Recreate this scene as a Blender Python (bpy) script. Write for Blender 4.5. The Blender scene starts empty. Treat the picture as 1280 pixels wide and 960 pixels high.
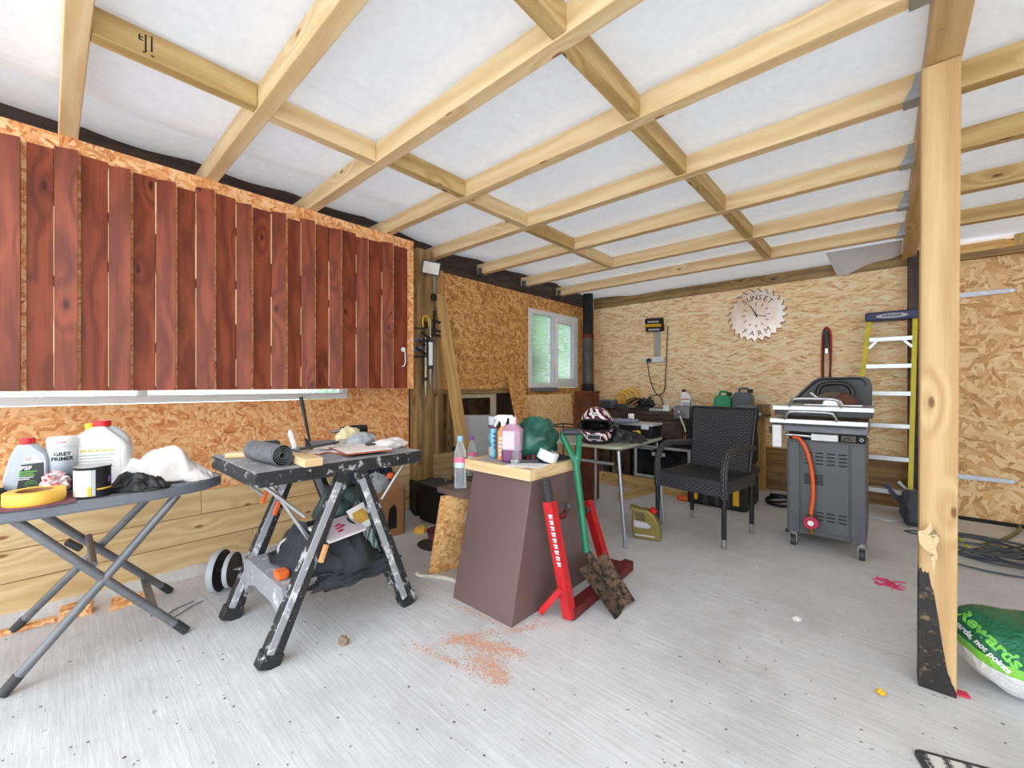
import bpy, math, random
from mathutils import Vector as V, Matrix, noise
random.seed(7)
sc = bpy.context.scene
col = sc.collection
rad = math.radians
# ---------------------------------------------------------------- camera frame (metres; X along back wall, Y along left wall)
F, TH, EYE, HOR = 520.5, rad(41.96), 1.12, 481.4
sn, cs = math.sin(TH), math.cos(TH)
def D(px, py, t):
    u = (px - 640) / F
    return V((t * (-sn + cs * u), t * (cs + sn * u), EYE + t * (HOR - py) / F))
def G(px, py, z=0.0): return D(px, py, (EYE - z) * F / (py - HOR))
def PX(px, py, X): return D(px, py, X / (-sn + cs * (px - 640) / F))
def PY(px, py, Y): return D(px, py, Y / (cs + sn * (px - 640) / F))

# ---------------------------------------------------------------- materials
def lin(c):
    c = c / 255.0
    return c / 12.92 if c <= 0.04045 else ((c + 0.055) / 1.055) ** 2.4
def S(r, g, b): return (lin(r), lin(g), lin(b), 1.0)

class NT:
    def __init__(s, name):
        s.m = bpy.data.materials.new(name); s.m.use_nodes = True
        s.t = s.m.node_tree; s.t.nodes.clear()
        s.out = s.n('ShaderNodeOutputMaterial')
    def n(s, typ, ins=None, **props):
        nd = s.t.nodes.new(typ)
        for k, v in props.items(): setattr(nd, k, v)
        for k, v in (ins or {}).items():
            sk = nd.inputs[k]
            if isinstance(v, bpy.types.NodeSocket): s.t.links.new(v, sk)
            else: sk.default_value = v
        return nd
    def uv(s): return s.n('ShaderNodeUVMap').outputs[0]
    def obj(s): return s.n('ShaderNodeTexCoord').outputs['Object']
    def rnd(s): return s.n('ShaderNodeObjectInfo').outputs['Random']
    def map(s, v, loc=(0, 0, 0), rot=(0, 0, 0), sc=(1, 1, 1)):
        return s.n('ShaderNodeMapping', {0: v, 1: loc, 2: rot, 3: sc}).outputs[0]
    def math(s, op, a, b=0.0, clamp=False):
        return s.n('ShaderNodeMath', {0: a, 1: b}, operation=op, use_clamp=clamp).outputs[0]
    def vadd(s, a, b): return s.n('ShaderNodeVectorMath', {0: a, 1: b}, operation='ADD').outputs[0]
    def vscale(s, a, f): return s.n('ShaderNodeVectorMath', {0: a, 'Scale': f}, operation='SCALE').outputs[0]
    def noise(s, v, scale, det=3, rough=.55, dist=0, out=0, dim='3D'):
        return s.n('ShaderNodeTexNoise', {'Vector': v, 'Scale': scale, 'Detail': det, 'Roughness': rough, 'Distortion': dist}, noise_dimensions=dim).outputs[out]
    def vor(s, v, scale, feat='F1', dim='2D', rnd=1.0):
        return s.n('ShaderNodeTexVoronoi', {'Vector': v, 'Scale': scale, 'Randomness': rnd}, feature=feat, voronoi_dimensions=dim)
    def ramp(s, f, stops, interp='LINEAR'):
        nd = s.n('ShaderNodeValToRGB', {0: f}); cr = nd.color_ramp; cr.interpolation = interp
        while len(cr.elements) < len(stops): cr.elements.new(.5)
        for e, (p, c) in zip(cr.elements, stops):
            e.position = p; e.color = c if hasattr(c, '__len__') else (c, c, c, 1)
        return nd.outputs[0]
    def mix(s, f, a, b, blend='MIX'):
        nd = s.n('ShaderNodeMix', data_type='RGBA', blend_type=blend, clamp_factor=True)
        for i, v in ((0, f), (6, a), (7, b)):
            if isinstance(v, bpy.types.NodeSocket): s.t.links.new(v, nd.inputs[i])
            else: nd.inputs[i].default_value = v
        return nd.outputs[2]
    def sep(s, v): return s.n('ShaderNodeSeparateXYZ', {0: v}).outputs
    def bump(s, h, strength=.3, dist=.01):
        return s.n('ShaderNodeBump', {'Strength': strength, 'Distance': dist, 'Height': h}).outputs[0]
    def done(s, base, rough=.5, metal=0.0, bump=None, **kw):
        ins = {'Base Color': base, 'Roughness': rough, 'Metallic': metal}
        if bump is not None: ins['Normal'] = bump
        ins.update(kw)
        b = s.n('ShaderNodeBsdfPrincipled', ins)
        s.t.links.new(b.outputs[0], s.out.inputs[0])
        return s.m

def plain(name, c, rough=.5, metal=0.0, var=.12, scale=18, bump=.0, wear=None, wear_at=.62, **kw):
    t = NT(name); o = t.obj()
    n = t.noise(o, scale, 4)
    dark = tuple(x * (1 - var * 2.2) for x in c[:3]) + (1,)
    lite = tuple(min(1, x * (1 + var)) for x in c[:3]) + (1,)
    colr = t.ramp(n, [(.25, dark), (.6, c), (.85, lite)])
    if wear is not None:
        w = t.noise(o, scale * 2.2, 6, .7)
        colr = t.mix(t.ramp(w, [(wear_at, 0), (wear_at + .04, 1)]), colr, wear)
    b = t.bump(t.noise(o, scale * 6, 3), bump, .004) if bump else None
    r = t.ramp(n, [(.2, max(0, rough - .08)), (.9, min(1, rough + .1))])
    return t.done(colr, r, metal, b, **kw)

def osb(name, lo, mid, hi, dk, sx=15, sy=62, angles=(.15, 1.1, 2.2, 2.9, .6, 1.7)):
    """oriented strand board: overlapping layers of long flakes, each with its own tone and fibre"""
    t = NT(name); uv = t.uv()
    w = t.noise(uv, 9, 3, .6, 0, 1)
    uvw = t.vadd(uv, t.vscale(w, .03))
    h = tone = fib = None
    for k, a in enumerate(angles):
        v = t.map(uvw, (k * 3.7, k * 1.9, 0), (0, 0, a), (1, 1, 1))
        sv = t.map(v, sc=(sx * (1 + .25 * (k % 2)) * (1.7 if k % 3 == 2 else 1), sy * (1 - .12 * (k % 3)) * (1.7 if k % 3 == 2 else 1), 1))
        o = t.sep(t.vor(sv, 1.0).outputs['Color'])
        fb = t.noise(t.map(v, sc=(10, 210, 1)), 1.0, 2, .6)
        if h is None: h, tone, fib = o[0], o[1], fb
        else:
            g = t.math('GREATER_THAN', o[0], h)
            tone = t.n('ShaderNodeMix', {0: g, 2: tone, 3: o[1]}).outputs[0]
            fib = t.n('ShaderNodeMix', {0: g, 2: fib, 3: fb}).outputs[0]
            h = t.math('MAXIMUM', h, o[0])
    tn = t.math('ADD', t.math('MULTIPLY', tone, .66), t.math('SUBTRACT', t.math('MULTIPLY', fib, .9), .26))
    c = t.ramp(tn, [(.03, dk), (.2, lo), (.5, mid), (.8, hi), (1, tuple(min(1, x * 1.1) for x in hi[:3]) + (1,))])
    big = t.noise(uv, 1.3, 3)
    c = t.mix(t.math('MULTIPLY', t.ramp(big, [(.35, 0), (.7, 1)]), .15), c, mid)
    return t.done(c, .6, 0, t.bump(t.math('ADD', h, t.math('MULTIPLY', fib, .5)), .3, .003))

def wood(name, a, b, knot, gs=1.0, rough=.6, knots=.055, cath=.5, dirt=None, dirt_amt=.3, spec=.5):
    """board wood: grain runs along u"""
    t = NT(name); uv = t.uv()
    r = t.rnd()
    off = t.n('ShaderNodeCombineXYZ', {0: t.math('MULTIPLY', r, 37.0), 1: t.math('MULTIPLY', r, 11.3)}).outputs[0]
    p = t.vadd(uv, off)
    kv = t.map(p, sc=(2.0, 5.0, 1))
    kn = t.vor(kv, 1.0)
    kd = t.math('ADD', kn.outputs['Distance'], t.math('MULTIPLY', t.math('GREATER_THAN', t.sep(kn.outputs['Color'])[0], .55), 2.0))
    near = t.math('SUBTRACT', 1.0, t.math('MULTIPLY', kd, 3.5), True)
    sway = t.noise(t.map(p, sc=(1.2, 5, 1)), 1.3 * gs, 3, .5, 0)
    y = t.sep(p)[1]
    ph = t.math('ADD', t.math('MULTIPLY', y, 75 * gs), t.math('ADD', t.math('MULTIPLY', sway, 26 * cath), t.math('MULTIPLY', near, 9.0)))
    ring = t.math('ADD', t.math('MULTIPLY', t.math('SINE', ph), .5), .5)
    fib = t.noise(t.map(p, sc=(4, 130, 1)), 1.0, 4, .6)
    f = t.math('ADD', t.math('MULTIPLY', ring, .45), t.math('MULTIPLY', fib, .6))
    c = t.ramp(f, [(.15, b), (.85, a)])
    big = t.noise(t.map(p, sc=(1, 5, 1)), 1.1, 2)
    c = t.mix(t.math('MULTIPLY', big, .35), c, b)
    if dirt is not None:
        dn = t.noise(t.map(p, sc=(2.2, 6, 1)), 1.0, 5, .65)
        c = t.mix(t.math('MULTIPLY', t.ramp(dn, [(.5, 0), (.72, 1)]), dirt_amt), c, dirt)
    c = t.mix(t.ramp(kd, [(knots * .35, 1), (knots * .7, .75), (knots * 1.0, 0)]), c, knot)
    return t.done(c, rough, 0, t.bump(fib, .25, .003), **{'Specular IOR Level': spec})

M = {}
M['osb_left'] = osb('osb_orange', S(212, 130, 72), S(240, 172, 110), S(250, 208, 154), S(140, 76, 36), sx=15, sy=62)
M['osb_wall'] = osb('osb_brown_shaded', S(164, 106, 50), S(206, 148, 82), S(234, 188, 124), S(98, 56, 26), sx=12, sy=52)  # same board as the orange strip; shade here is darkened into the colour
M['osb_back'] = osb('osb_pale', S(228, 182, 124), S(252, 222, 172), S(255, 240, 206), S(140, 94, 54), sx=8, sy=56, angles=(.05, .35, 2.95, 2.7, .18, 3.05))
M['osb_raw'] = osb('osb_offcut', S(200, 136, 76), S(232, 178, 114), S(246, 208, 148), S(130, 76, 36), sx=18, sy=76)
M['osb_light'] = osb('osb_fresh', S(232, 172, 108), S(252, 210, 150), S(255, 232, 186), S(170, 110, 60), sx=18, sy=76)
M['pine'] = wood('pine_rafter', S(238, 216, 172), S(216, 182, 130), S(150, 100, 56))
M['pine_green'] = wood('treated_pine', S(218, 192, 134), S(178, 142, 84), S(110, 70, 34), dirt=S(132, 98, 52))
M['post'] = wood('post_timber', S(214, 184, 134), S(180, 142, 92), S(116, 78, 44), knots=.05, cath=.35)
M['clad'] = wood('cladding_timber', S(236, 212, 164), S(206, 172, 118), S(146, 98, 52), cath=.8)
M['stain'] = wood('red_brown_stained_boards', S(160, 80, 52), S(106, 46, 28), S(70, 30, 20), rough=.42, cath=1.3, gs=.7, dirt=S(88, 40, 28), dirt_amt=.7, spec=.3)
M['old_timber'] = wood('weathered_timber', S(178, 148, 96), S(124, 96, 58), S(60, 42, 24), dirt=S(40, 30, 22), dirt_amt=.6)
M['dark_timber'] = wood('dark_oily_timber', S(74, 54, 44), S(42, 30, 26), S(20, 14, 12), dirt=S(150, 140, 132), dirt_amt=.25)
M['brown_board'] = wood('leaning_board', S(212, 176, 118), S(176, 134, 78), S(84, 54, 28))

def concrete():
    t = NT('concrete_floor'); o = t.obj()
    n1 = t.noise(o, .55, 4, .6); n2 = t.noise(o, 5, 6, .65)
    st = t.noise(t.map(o, rot=(0, 0, .5), sc=(3, 42, 1)), 1.6, 4, .6)
    c = t.ramp(n1, [(.3, S(196, 198, 201)), (.7, S(218, 220, 222))])
    c = t.mix(t.math('MULTIPLY', t.ramp(n2, [(.35, 1), (.6, 0)]), .22), c, S(150, 148, 146))
    c = t.mix(t.math('MULTIPLY', t.ramp(st, [(.5, 0), (.75, 1)]), .34), c, S(242, 243, 245))
    pit = t.vor(t.vadd(o, t.vscale(t.noise(o, 8, 2, out=1), .1)), 9).outputs['Distance']
    pc = t.math('MULTIPLY', t.ramp(pit, [(.03, .6), (.06, 0)]), t.ramp(n2, [(.5, 0), (.56, 1)]))
    c = t.mix(pc, c, S(120, 112, 106))
    dn = t.noise(t.map(o, (3, 1, 0)), 1.1, 6, .7)
    c = t.mix(t.math('MULTIPLY', t.ramp(dn, [(.55, 0), (.75, 1)]), .35), c, S(150, 148, 148))
    h = t.math('ADD', t.math('MULTIPLY', st, .7), t.math('MULTIPLY', n2, .5))
    return t.done(c, .85, 0, t.bump(h, .45, .006))
M['floor'] = concrete()

def membrane():
    t = NT('roof_membrane'); o = t.obj()
    n = t.noise(o, 26, 3); w = t.noise(t.map(o, sc=(5, .7, 1)), 1.4, 3, .5)
    c = t.ramp(n, [(.3, S(222, 224, 228)), (.7, S(230, 232, 235))])
    b = t.bump(t.math('ADD', t.math('MULTIPLY', w, 1.0), t.math('MULTIPLY', n, .01)), .35, .05)
    d = t.n('ShaderNodeBsdfDiffuse', {0: c, 'Normal': b}).outputs[0]
    tr = t.n('ShaderNodeBsdfTranslucent', {0: S(235, 238, 242), 'Normal': b}).outputs[0]
    t.t.links.new(t.n('ShaderNodeMixShader', {0: .10, 1: d, 2: tr}).outputs[0], t.out.inputs[0])
    return t.m
M['membrane'] = membrane()

def glass(name, tint, rough, drops=True):
    t = NT(name); uv = t.uv()
    n = t.noise(t.map(uv, sc=(26, 5, 1)), 1.5, 4, .6)
    b = t.bump(n, .5 if drops else .05, .01)
    g = t.n('ShaderNodeBsdfGlass', {'Color': tint, 'Roughness': rough, 'IOR': 1.25, 'Normal': b}).outputs[0]
    d = t.n('ShaderNodeBsdfTranslucent', {0: S(232, 240, 240)}).outputs[0]
    f = t.ramp(n, [(.4, .08), (.6, .5)])
    t.t.links.new(t.n('ShaderNodeMixShader', {0: f if drops else .02, 1: g, 2: d}).outputs[0], t.out.inputs[0])
    return t.m
M['wet_glass'] = glass('wet_window_glass', (.95, 1, .98, 1), .12)
def clearplastic(name, tint, rough=.08, amt=.35):
    t = NT(name)
    g = t.n('ShaderNodeBsdfTransparent', {0: tint}).outputs[0]
    d = t.n('ShaderNodeBsdfPrincipled', {'Base Color': tint, 'Roughness': rough, 'Specular IOR Level': .8}).outputs[0]
    fr = t.n('ShaderNodeFresnel', {0: 1.45}).outputs[0]
    f = t.math('ADD', fr, amt, True)
    t.t.links.new(t.n('ShaderNodeMixShader', {0: f, 1: g, 2: d}).outputs[0], t.out.inputs[0])
    return t.m
M['bottle'] = clearplastic('clear_plastic', S(238, 243, 246), .1, .16)
M['pinkbottle'] = clearplastic('pink_plastic', S(250, 206, 232), .15, .4)
M['purpleliq'] = clearplastic('purple_liquid', S(118, 56, 104), .1, .8)

def spotty(name, base, marks, scale=14):
    t = NT(name); o = t.obj()
    n = t.noise(o, scale, 6, .75)
    s2 = t.noise(t.map(o, sc=(30, 30, 4)), 1.0, 4, .7)
    c = t.mix(t.ramp(n, [(.56, 0), (.62, .9)]), base, marks)
    c = t.mix(t.ramp(s2, [(.66, 0), (.72, .8)]), c, marks)
    return t.done(c, .55, 0, t.bump(n, .1, .003))
M['wm_black'] = spotty('paint_spattered_black_plastic', S(34, 35, 38), S(186, 188, 190))
M['wm_top'] = spotty('paint_covered_top', S(146, 148, 152), S(222, 222, 224), 9)
M['wm_grey'] = spotty('dusty_grey_metal', S(152, 155, 160), S(226, 227, 229), 11)

def weave(name, a, b, su, sv):
    t = NT(name); uv = t.uv()
    br = t.n('ShaderNodeTexBrick', {'Vector': uv, 'Color1': a, 'Color2': a, 'Mortar': b, 'Scale': 1.0, 'Mortar Size': .004, 'Mortar Smooth': .6, 'Brick Width': su, 'Row Height': sv})
    o = t.sep(t.map(uv, sc=(1 / su, 1 / sv, 1)))
    hx = t.math('ABSOLUTE', t.math('SINE', t.math('MULTIPLY', o[1], math.pi)))
    c = t.mix(t.ramp(hx, [(.2, 0), (.9, 1)]), b, br.outputs[0])  # strand highlights painted in as lighter crowns, row edges darkened
    return t.done(c, .42, 0, t.bump(t.math('ADD', hx, br.outputs[1]), .7, .006))
M['rattan'] = weave('black_rattan_weave', S(92, 93, 98), S(5, 5, 6), .034, .0155)
M['rattan_seat'] = weave('rattan_seat_weave', S(58, 59, 62), S(5, 5, 6), .03, .013)

def fabric(name, c, d, scale=9, stripe=None):
    t = NT(name); o = t.obj()
    n = t.noise(o, scale, 5, .65); th = t.noise(o, 220, 2)
    colr = t.mix(t.ramp(n, [(.3, 0), (.7, 1)]), d, c)
    if stripe:
        w = t.n('ShaderNodeTexWave', {'Vector': t.map(o, rot=(.3, .2, .9)), 'Scale': 22, 'Distortion': 3}).outputs[1]
        colr = t.mix(t.ramp(w, [(.45, 0), (.55, 1)]), colr, stripe)
    return t.done(colr, .9, 0, t.bump(th, .3, .002))

P = plain
M['white'] = P('white_plastic', S(238, 240, 242), .4, var=.04)
M['upvc'] = P('white_window_frame', S(236, 240, 244), .35, var=.03)
M['black'] = P('black_plastic', S(26, 27, 29), .42, var=.2)
M['rubber'] = P('black_rubber', S(18, 18, 19), .7)
M['dgrey'] = P('dark_grey_plastic', S(58, 60, 64), .5)
M['mgrey'] = P('mid_grey_paint', S(112, 117, 124), .4, var=.08)
M['lgrey'] = P('light_grey', S(188, 192, 197), .45, var=.06)
M['steel'] = P('brushed_steel', S(196, 198, 200), .3, 1.0, var=.08)
M['galv'] = P('galvanised_steel', S(184, 192, 200), .38, .9, var=.1, scale=60)
M['alu'] = P('aluminium', S(206, 210, 214), .36, .8, var=.06)
M['rust'] = P('rusty_steel', S(112, 56, 28), .8, .1, var=.3, scale=9, bump=.3, wear=S(60, 30, 20))
M['flue'] = P('sooty_flue_steel', S(98, 92, 88), .55, .35, var=.35, scale=7, wear=S(120, 66, 40), wear_at=.68)
M['soot'] = P('soot_black', S(30, 28, 28), .8)
M['red'] = P('red_plastic', S(206, 34, 38), .4, var=.08)
M['redpaint'] = P('red_paint', S(200, 36, 42), .45, var=.12, wear=S(120, 20, 24), wear_at=.68)
M['dred'] = P('dark_worn_red_paint', S(110, 24, 28), .5, var=.25, wear=S(44, 22, 24))
M['yellow'] = P('yellow_plastic', S(240, 190, 40), .4, var=.06)
M['ladder_yellow'] = P('yellow_fibreglass', S(222, 206, 40), .42, var=.06)
M['tape'] = P('yellow_masking_tape', S(250, 200, 84), .55, var=.05)
M['orange'] = P('orange_plastic', S(240, 112, 48), .45, var=.06)
M['hose'] = P('orange_gas_hose', S(226, 98, 46), .45, var=.06)
M['green'] = P('green_plastic', S(22, 152, 96), .4, var=.08)
M['spade_green'] = P('green_painted_steel', S(28, 122, 88), .35, var=.15, wear=S(100, 150, 130), wear_at=.66)
M['greyjerry'] = P('blue_grey_plastic', S(92, 108, 112), .45, var=.1)
M['blue'] = P('blue_plastic', S(88, 128, 158), .45)
M['navy'] = P('navy_ladder_plastic', S(58, 66, 108), .45, var=.06)
M['gold'] = P('gold_plastic', S(146, 132, 74), .35, .35, var=.08)
M['silverbottle'] = P('silver_plastic', S(182, 188, 194), .35, .3, var=.06)
M['paper'] = P('white_paper', S(240, 238, 234), .8, var=.03)
M['card'] = P('cardboard', S(176, 128, 84), .85, var=.08, scale=8)
M['cream'] = P('cream_paint', S(206, 196, 164), .5, var=.08)
M['bbq'] = P('charcoal_enamel', S(88, 90, 95), .42, .1, var=.08, scale=5)
M['bbq_dark'] = P('dark_enamel', S(34, 36, 40), .4, var=.15)
M['pedestal'] = P('brown_phenolic_ply', S(110, 90, 87), .34, var=.03, scale=2)
M['sand'] = P('sandstone_dusty_tile', S(242, 234, 228), .6, var=.06)
M['tile_edge'] = P('terracotta_tile', S(176, 104, 74), .7, var=.1)
M['mud'] = P('muddy_blade', S(104, 82, 62), .85, var=.4, scale=14, bump=.6, wear=S(30, 26, 22), wear_at=.5)
M['sawdust'] = P('sawdust', S(214, 168, 140), .9, var=.12, scale=60)
M['stone'] = P('stone_chip', S(150, 128, 108), .85)
M['jacket'] = fabric('charcoal_fabric', S(58, 60, 68), S(30, 31, 36))
M['navycloth'] = fabric('navy_fabric', S(54, 62, 82), S(28, 32, 46))
M['stripecloth'] = fabric('grey_green_cloth', S(96, 124, 122), S(56, 78, 78), stripe=S(170, 190, 184))
M['whitecloth'] = fabric('white_cloth', S(242, 240, 238), S(206, 200, 196))
M['greycloth'] = fabric('pale_grey_cloth', S(196, 200, 206), S(140, 146, 154))
M['blackglove'] = plain('black_glove_leather', S(34, 35, 38), .42, var=.3, scale=30, bump=.2)
M['maroon'] = fabric('maroon_mat', S(130, 84, 96), S(96, 56, 70))
M['greenbag'] = P('green_polythene', S(34, 96, 82), .3, var=.3, scale=10)
M['rugfab'] = fabric('grey_rug_fabric', S(210, 210, 208), S(90, 88, 92), 60)
M['wirebag'] = P('dark_mesh_roll', S(112, 116, 120), .55, var=.25, scale=40, bump=.5)
M['copper'] = P('copper_red_cable', S(190, 52, 40), .5)
M['bag_green'] = P('dark_green_film', S(12, 98, 66), .28, var=.12, scale=6)
M['bag_lime'] = P('lime_film', S(120, 196, 62), .3, var=.08)
M['bag_white'] = P('white_film', S(232, 234, 236), .3, var=.04)
M['ink'] = P('black_ink', S(20, 20, 22), .7)
M['lime'] = P('lime_ink', S(120, 208, 84), .5)
M['pinkink'] = P('pink_ink', S(226, 66, 120), .7)
M['pinklabel'] = P('pink_label', S(246, 128, 164), .5, var=.1)
M['purple'] = P('purple_plastic', S(140, 96, 180), .4)
M['skycap'] = P('pale_blue_plastic', S(150, 200, 222), .4)
M['teal'] = P('teal_can_print', S(110, 168, 186), .3, .3, var=.2)
M['leaf'] = fabric('hedge_leaves', S(138, 172, 122), S(84, 118, 78), 14)
M['ledface'] = P('led_panel_face', S(232, 230, 222), .3, var=.05)

# ---------------------------------------------------------------- mesh builder
class MB:
    def __init__(s): s.v = []; s.f = []; s.uv = []; s.mi = []; s.cur = 0; s.mats = []
    def m(s, mat):
        if mat not in s.mats: s.mats.append(mat)
        s.cur = s.mats.index(mat); return s
    def face(s, idx, uvs=None):
        s.f.append(tuple(idx)); s.uv.append(uvs or [(s.v[i][0] + s.v[i][1], s.v[i][2]) for i in idx]); s.mi.append(s.cur)
    def hexa(s, p, dims=None, T=None):
        """p: 8 local points ordered x-fast,y,z ; uv by box projection with u on the longest side"""
        b = len(s.v); P0 = [V(q) for q in p]
        ext = [max(q[i] for q in P0) - min(q[i] for q in P0) for i in range(3)]
        s.v += [tuple(T @ q) if T else tuple(q) for q in P0]
        ox, oy = random.random() * 7, random.random() * 7
        for q in ((0, 2, 3, 1), (4, 5, 7, 6), (0, 1, 5, 4), (2, 6, 7, 3), (0, 4, 6, 2), (1, 3, 7, 5)):
            nrm = (P0[q[1]] - P0[q[0]]).cross(P0[q[2]] - P0[q[0]])
            ax = max(range(3), key=lambda i: abs(nrm[i]))
            a = [i for i in range(3) if i != ax]
            a.sort(key=lambda i: -ext[i])
            s.face([b + i for i in q], [(P0[i][a[0]] + ox, P0[i][a[1]] + oy + ax * .37) for i in q])
        return s
    def box(s, x0, x1, y0, y1, z0, z1, T=None):
        return s.hexa([(x, y, z) for z in (z0, z1) for y in (y0, y1) for x in (x0, x1)], T=T)
    def beam(s, p, q, w, h, up=(0, 0, 1), w2=None, h2=None):
        p, q = V(p), V(q); d = q - p; L = d.length; d.normalize()
        up = V(up)
        if abs(d.dot(up)) > .99: up = V((0, 1, 0))
        y = up.cross(d).normalized(); z = d.cross(y)
        T = Matrix.Translation(p) @ Matrix((d, y, z)).transposed().to_4x4()
        w2 = w if w2 is None else w2; h2 = h if h2 is None else h2
        pts = [(x, yy * (w if x == 0 else w2) / 2, zz * (h if x == 0 else h2) / 2) for zz in (-1, 1) for yy in (-1, 1) for x in (0, L)]
        return s.hexa(pts, T=T)
    def tube(s, pts, r, seg=10, closed=False, cap=True):
        pts = [V(p) for p in pts]; n = len(pts)
        rs = r if hasattr(r, '__len__') else [r] * n
        b = len(s.v); prev = None; L = 0
        for i, p in enumerate(pts):
            a = pts[i - 1] if (i or closed) else p
            c = pts[(i + 1) % n] if (i < n - 1 or closed) else p
            d = (c - a).normalized()
            if prev is None:
                u = d.orthogonal().normalized()
            else:
                u = (prev - d * prev.dot(d)).normalized()
            prev = u; w = d.cross(u)
            for k in range(seg):
                t = 2 * math.pi * k / seg
                s.v.append(tuple(p + (u * math.cos(t) + w * math.sin(t)) * rs[i]))
        acc = [0]
        for i in range(1, n): acc.append(acc[-1] + (pts[i] - pts[i - 1]).length)
        acc.append(acc[-1] + (pts[0] - pts[-1]).length)
        for i in range(n if closed else n - 1):
            j = (i + 1) % n
            for k in range(seg):
                l = (k + 1) % seg
                c = 2 * math.pi * rs[i] / seg
                s.face([b + i * seg + k, b + i * seg + l, b + j * seg + l, b + j * seg + k],
                       [(acc[i], k * c), (acc[i], (k + 1) * c), (acc[i + 1], (k + 1) * c), (acc[i + 1], k * c)])
        if cap and not closed:
            s.face([b + k for k in range(seg)][::-1]); s.face([b + (n - 1) * seg + k for k in range(seg)])
        return s
    def lathe(s, prof, at=(0, 0, 0), T=None, seg=24, sx=1.0, sy=1.0, cap=True):
        b = len(s.v); n = len(prof); at = V(at)
        for r, z in prof:
            for k in range(seg):
                a = 2 * math.pi * k / seg
                p = V((r * math.cos(a) * sx, r * math.sin(a) * sy, z))
                s.v.append(tuple((T @ p if T else p) + at))
        for i in range(n - 1):
            for k in range(seg):
                l = (k + 1) % seg
                s.face([b + i * seg + k, b + i * seg + l, b + (i + 1) * seg + l, b + (i + 1) * seg + k],
                       [(k / seg * 6.28 * .05, prof[i][1]), ((k + 1) / seg * 6.28 * .05, prof[i][1]), ((k + 1) / seg * 6.28 * .05, prof[i + 1][1]), (k / seg * 6.28 * .05, prof[i + 1][1])])
        if cap:
            if prof[0][0] > 1e-5: s.face([b + k for k in range(seg)][::-1])
            if prof[-1][0] > 1e-5: s.face([b + (n - 1) * seg + k for k in range(seg)])
        return s
    def cyl(s, p, q, r, seg=20, r2=None):
        return s.tube([p, q], [r, r if r2 is None else r2], seg)
    def prism(s, poly, d0, d1, T=None, scale2=1.0):
        """poly in local XY, extruded d0..d1 along local Z"""
        b = len(s.v); n = len(poly)
        cx = sum(p[0] for p in poly) / n; cy = sum(p[1] for p in poly) / n
        for d, k in ((d0, 1.0), (d1, scale2)):
            for x, y in poly:
                p = V((cx + (x - cx) * k, cy + (y - cy) * k, d)); s.v.append(tuple(T @ p if T else p))
        ox = random.random() * 5
        s.face([b + i for i in range(n)][::-1], [(x + ox, y) for x, y in poly][::-1])
        s.face([b + n + i for i in range(n)], [(x + ox, y) for x, y in poly])
        for i in range(n):
            j = (i + 1) % n
            L = math.dist(poly[i], poly[j])
            s.face([b + i, b + j, b + n + j, b + n + i], [(0, d0), (L, d0), (L, d1), (0, d1)])
        return s
    def sph(s, c, rx, ry=None, rz=None, seg=20, rings=12, T=None, fn=None):
        ry = ry or rx; rz = rz or rx; b = len(s.v); c = V(c)
        for i in range(rings + 1):
            th = math.pi * i / rings
            for k in range(seg):
                a = 2 * math.pi * k / seg
                n = V((math.sin(th) * math.cos(a), math.sin(th) * math.sin(a), -math.cos(th)))
                f = fn(n) if fn else 1.0
                p = V((n.x * rx * f, n.y * ry * f, n.z * rz * f))
                s.v.append(tuple((T @ p if T else p) + c))
        for i in range(rings):
            for k in range(seg):
                l = (k + 1) % seg
                s.face([b + i * seg + k, b + i * seg + l, b + (i + 1) * seg + l, b + (i + 1) * seg + k],
                       [(k / seg, i / rings), ((k + 1) / seg, i / rings), ((k + 1) / seg, (i + 1) / rings), (k / seg, (i + 1) / rings)])
        return s
    def lump(s, c, rx, ry, rz, seed=0, amp=.35, freq=2.2, seg=44, rings=26, flat=.0, T=None):
        """crumpled cloth-like lump, flattened below"""
        sv = V((seed * 3.1, seed * 1.7, seed * .9))
        def fn(n):
            a = noise.noise(n * freq + sv)
            r = 1 - abs(noise.noise(n * freq * 2.1 + sv)) * 2
            return 1 + amp * a + amp * .38 * r
        b = len(s.v)
        s.sph(c, rx, ry, rz, seg, rings, T, fn)
        zmin = c[2] - rz * flat
        for i in range(b, len(s.v)):
            x, y, z = s.v[i]
            if z < zmin: s.v[i] = (x, y, zmin + (z - zmin) * .02)
        return s
    def sheet(s, c, wx, wy, h, seed=0, n=34, fold=.5, rot=0.0, shape=2.2, freq=3.0, thick=.006):
        """cloth dropped in a heap: a folded closed surface lying on z=c[2]"""
        b = len(s.v); cr, sr = math.cos(rot), math.sin(rot); sv = V((seed * 2.3, seed * 5.1, 0))
        for side in (1, 0):
            for j in range(n + 1):
                for i in range(n + 1):
                    u, v = i / n * 2 - 1, j / n * 2 - 1
                    q = V((u, v, 0))
                    x = u * (1 + .22 * noise.noise(q * 1.7 + sv)); y = v * (1 + .22 * noise.noise(q * 1.9 + sv * 1.3))
                    if abs(u) + abs(v) > 1.3: k = 1 - .28 * (abs(u) + abs(v) - 1.3); x *= k; y *= k
                    rr = min(1, (abs(u) ** shape + abs(v) ** shape))
                    rdg = 1 - abs(noise.noise(q * freq + sv)) * 2.0
                    z = h * (1 - rr) * (1 - fold + fold * (.5 + .9 * noise.noise(q * 1.5 + sv))) + h * fold * .38 * rdg * (1 - rr * .75)
                    z = max(z, 0.0) + thick
                    if not side: z = max(0.0, z - thick)
                    X, Y = x * wx / 2, y * wy / 2
                    s.v.append((c[0] + X * cr - Y * sr, c[1] + X * sr + Y * cr, c[2] + z))
        N = (n + 1) * (n + 1)
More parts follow.
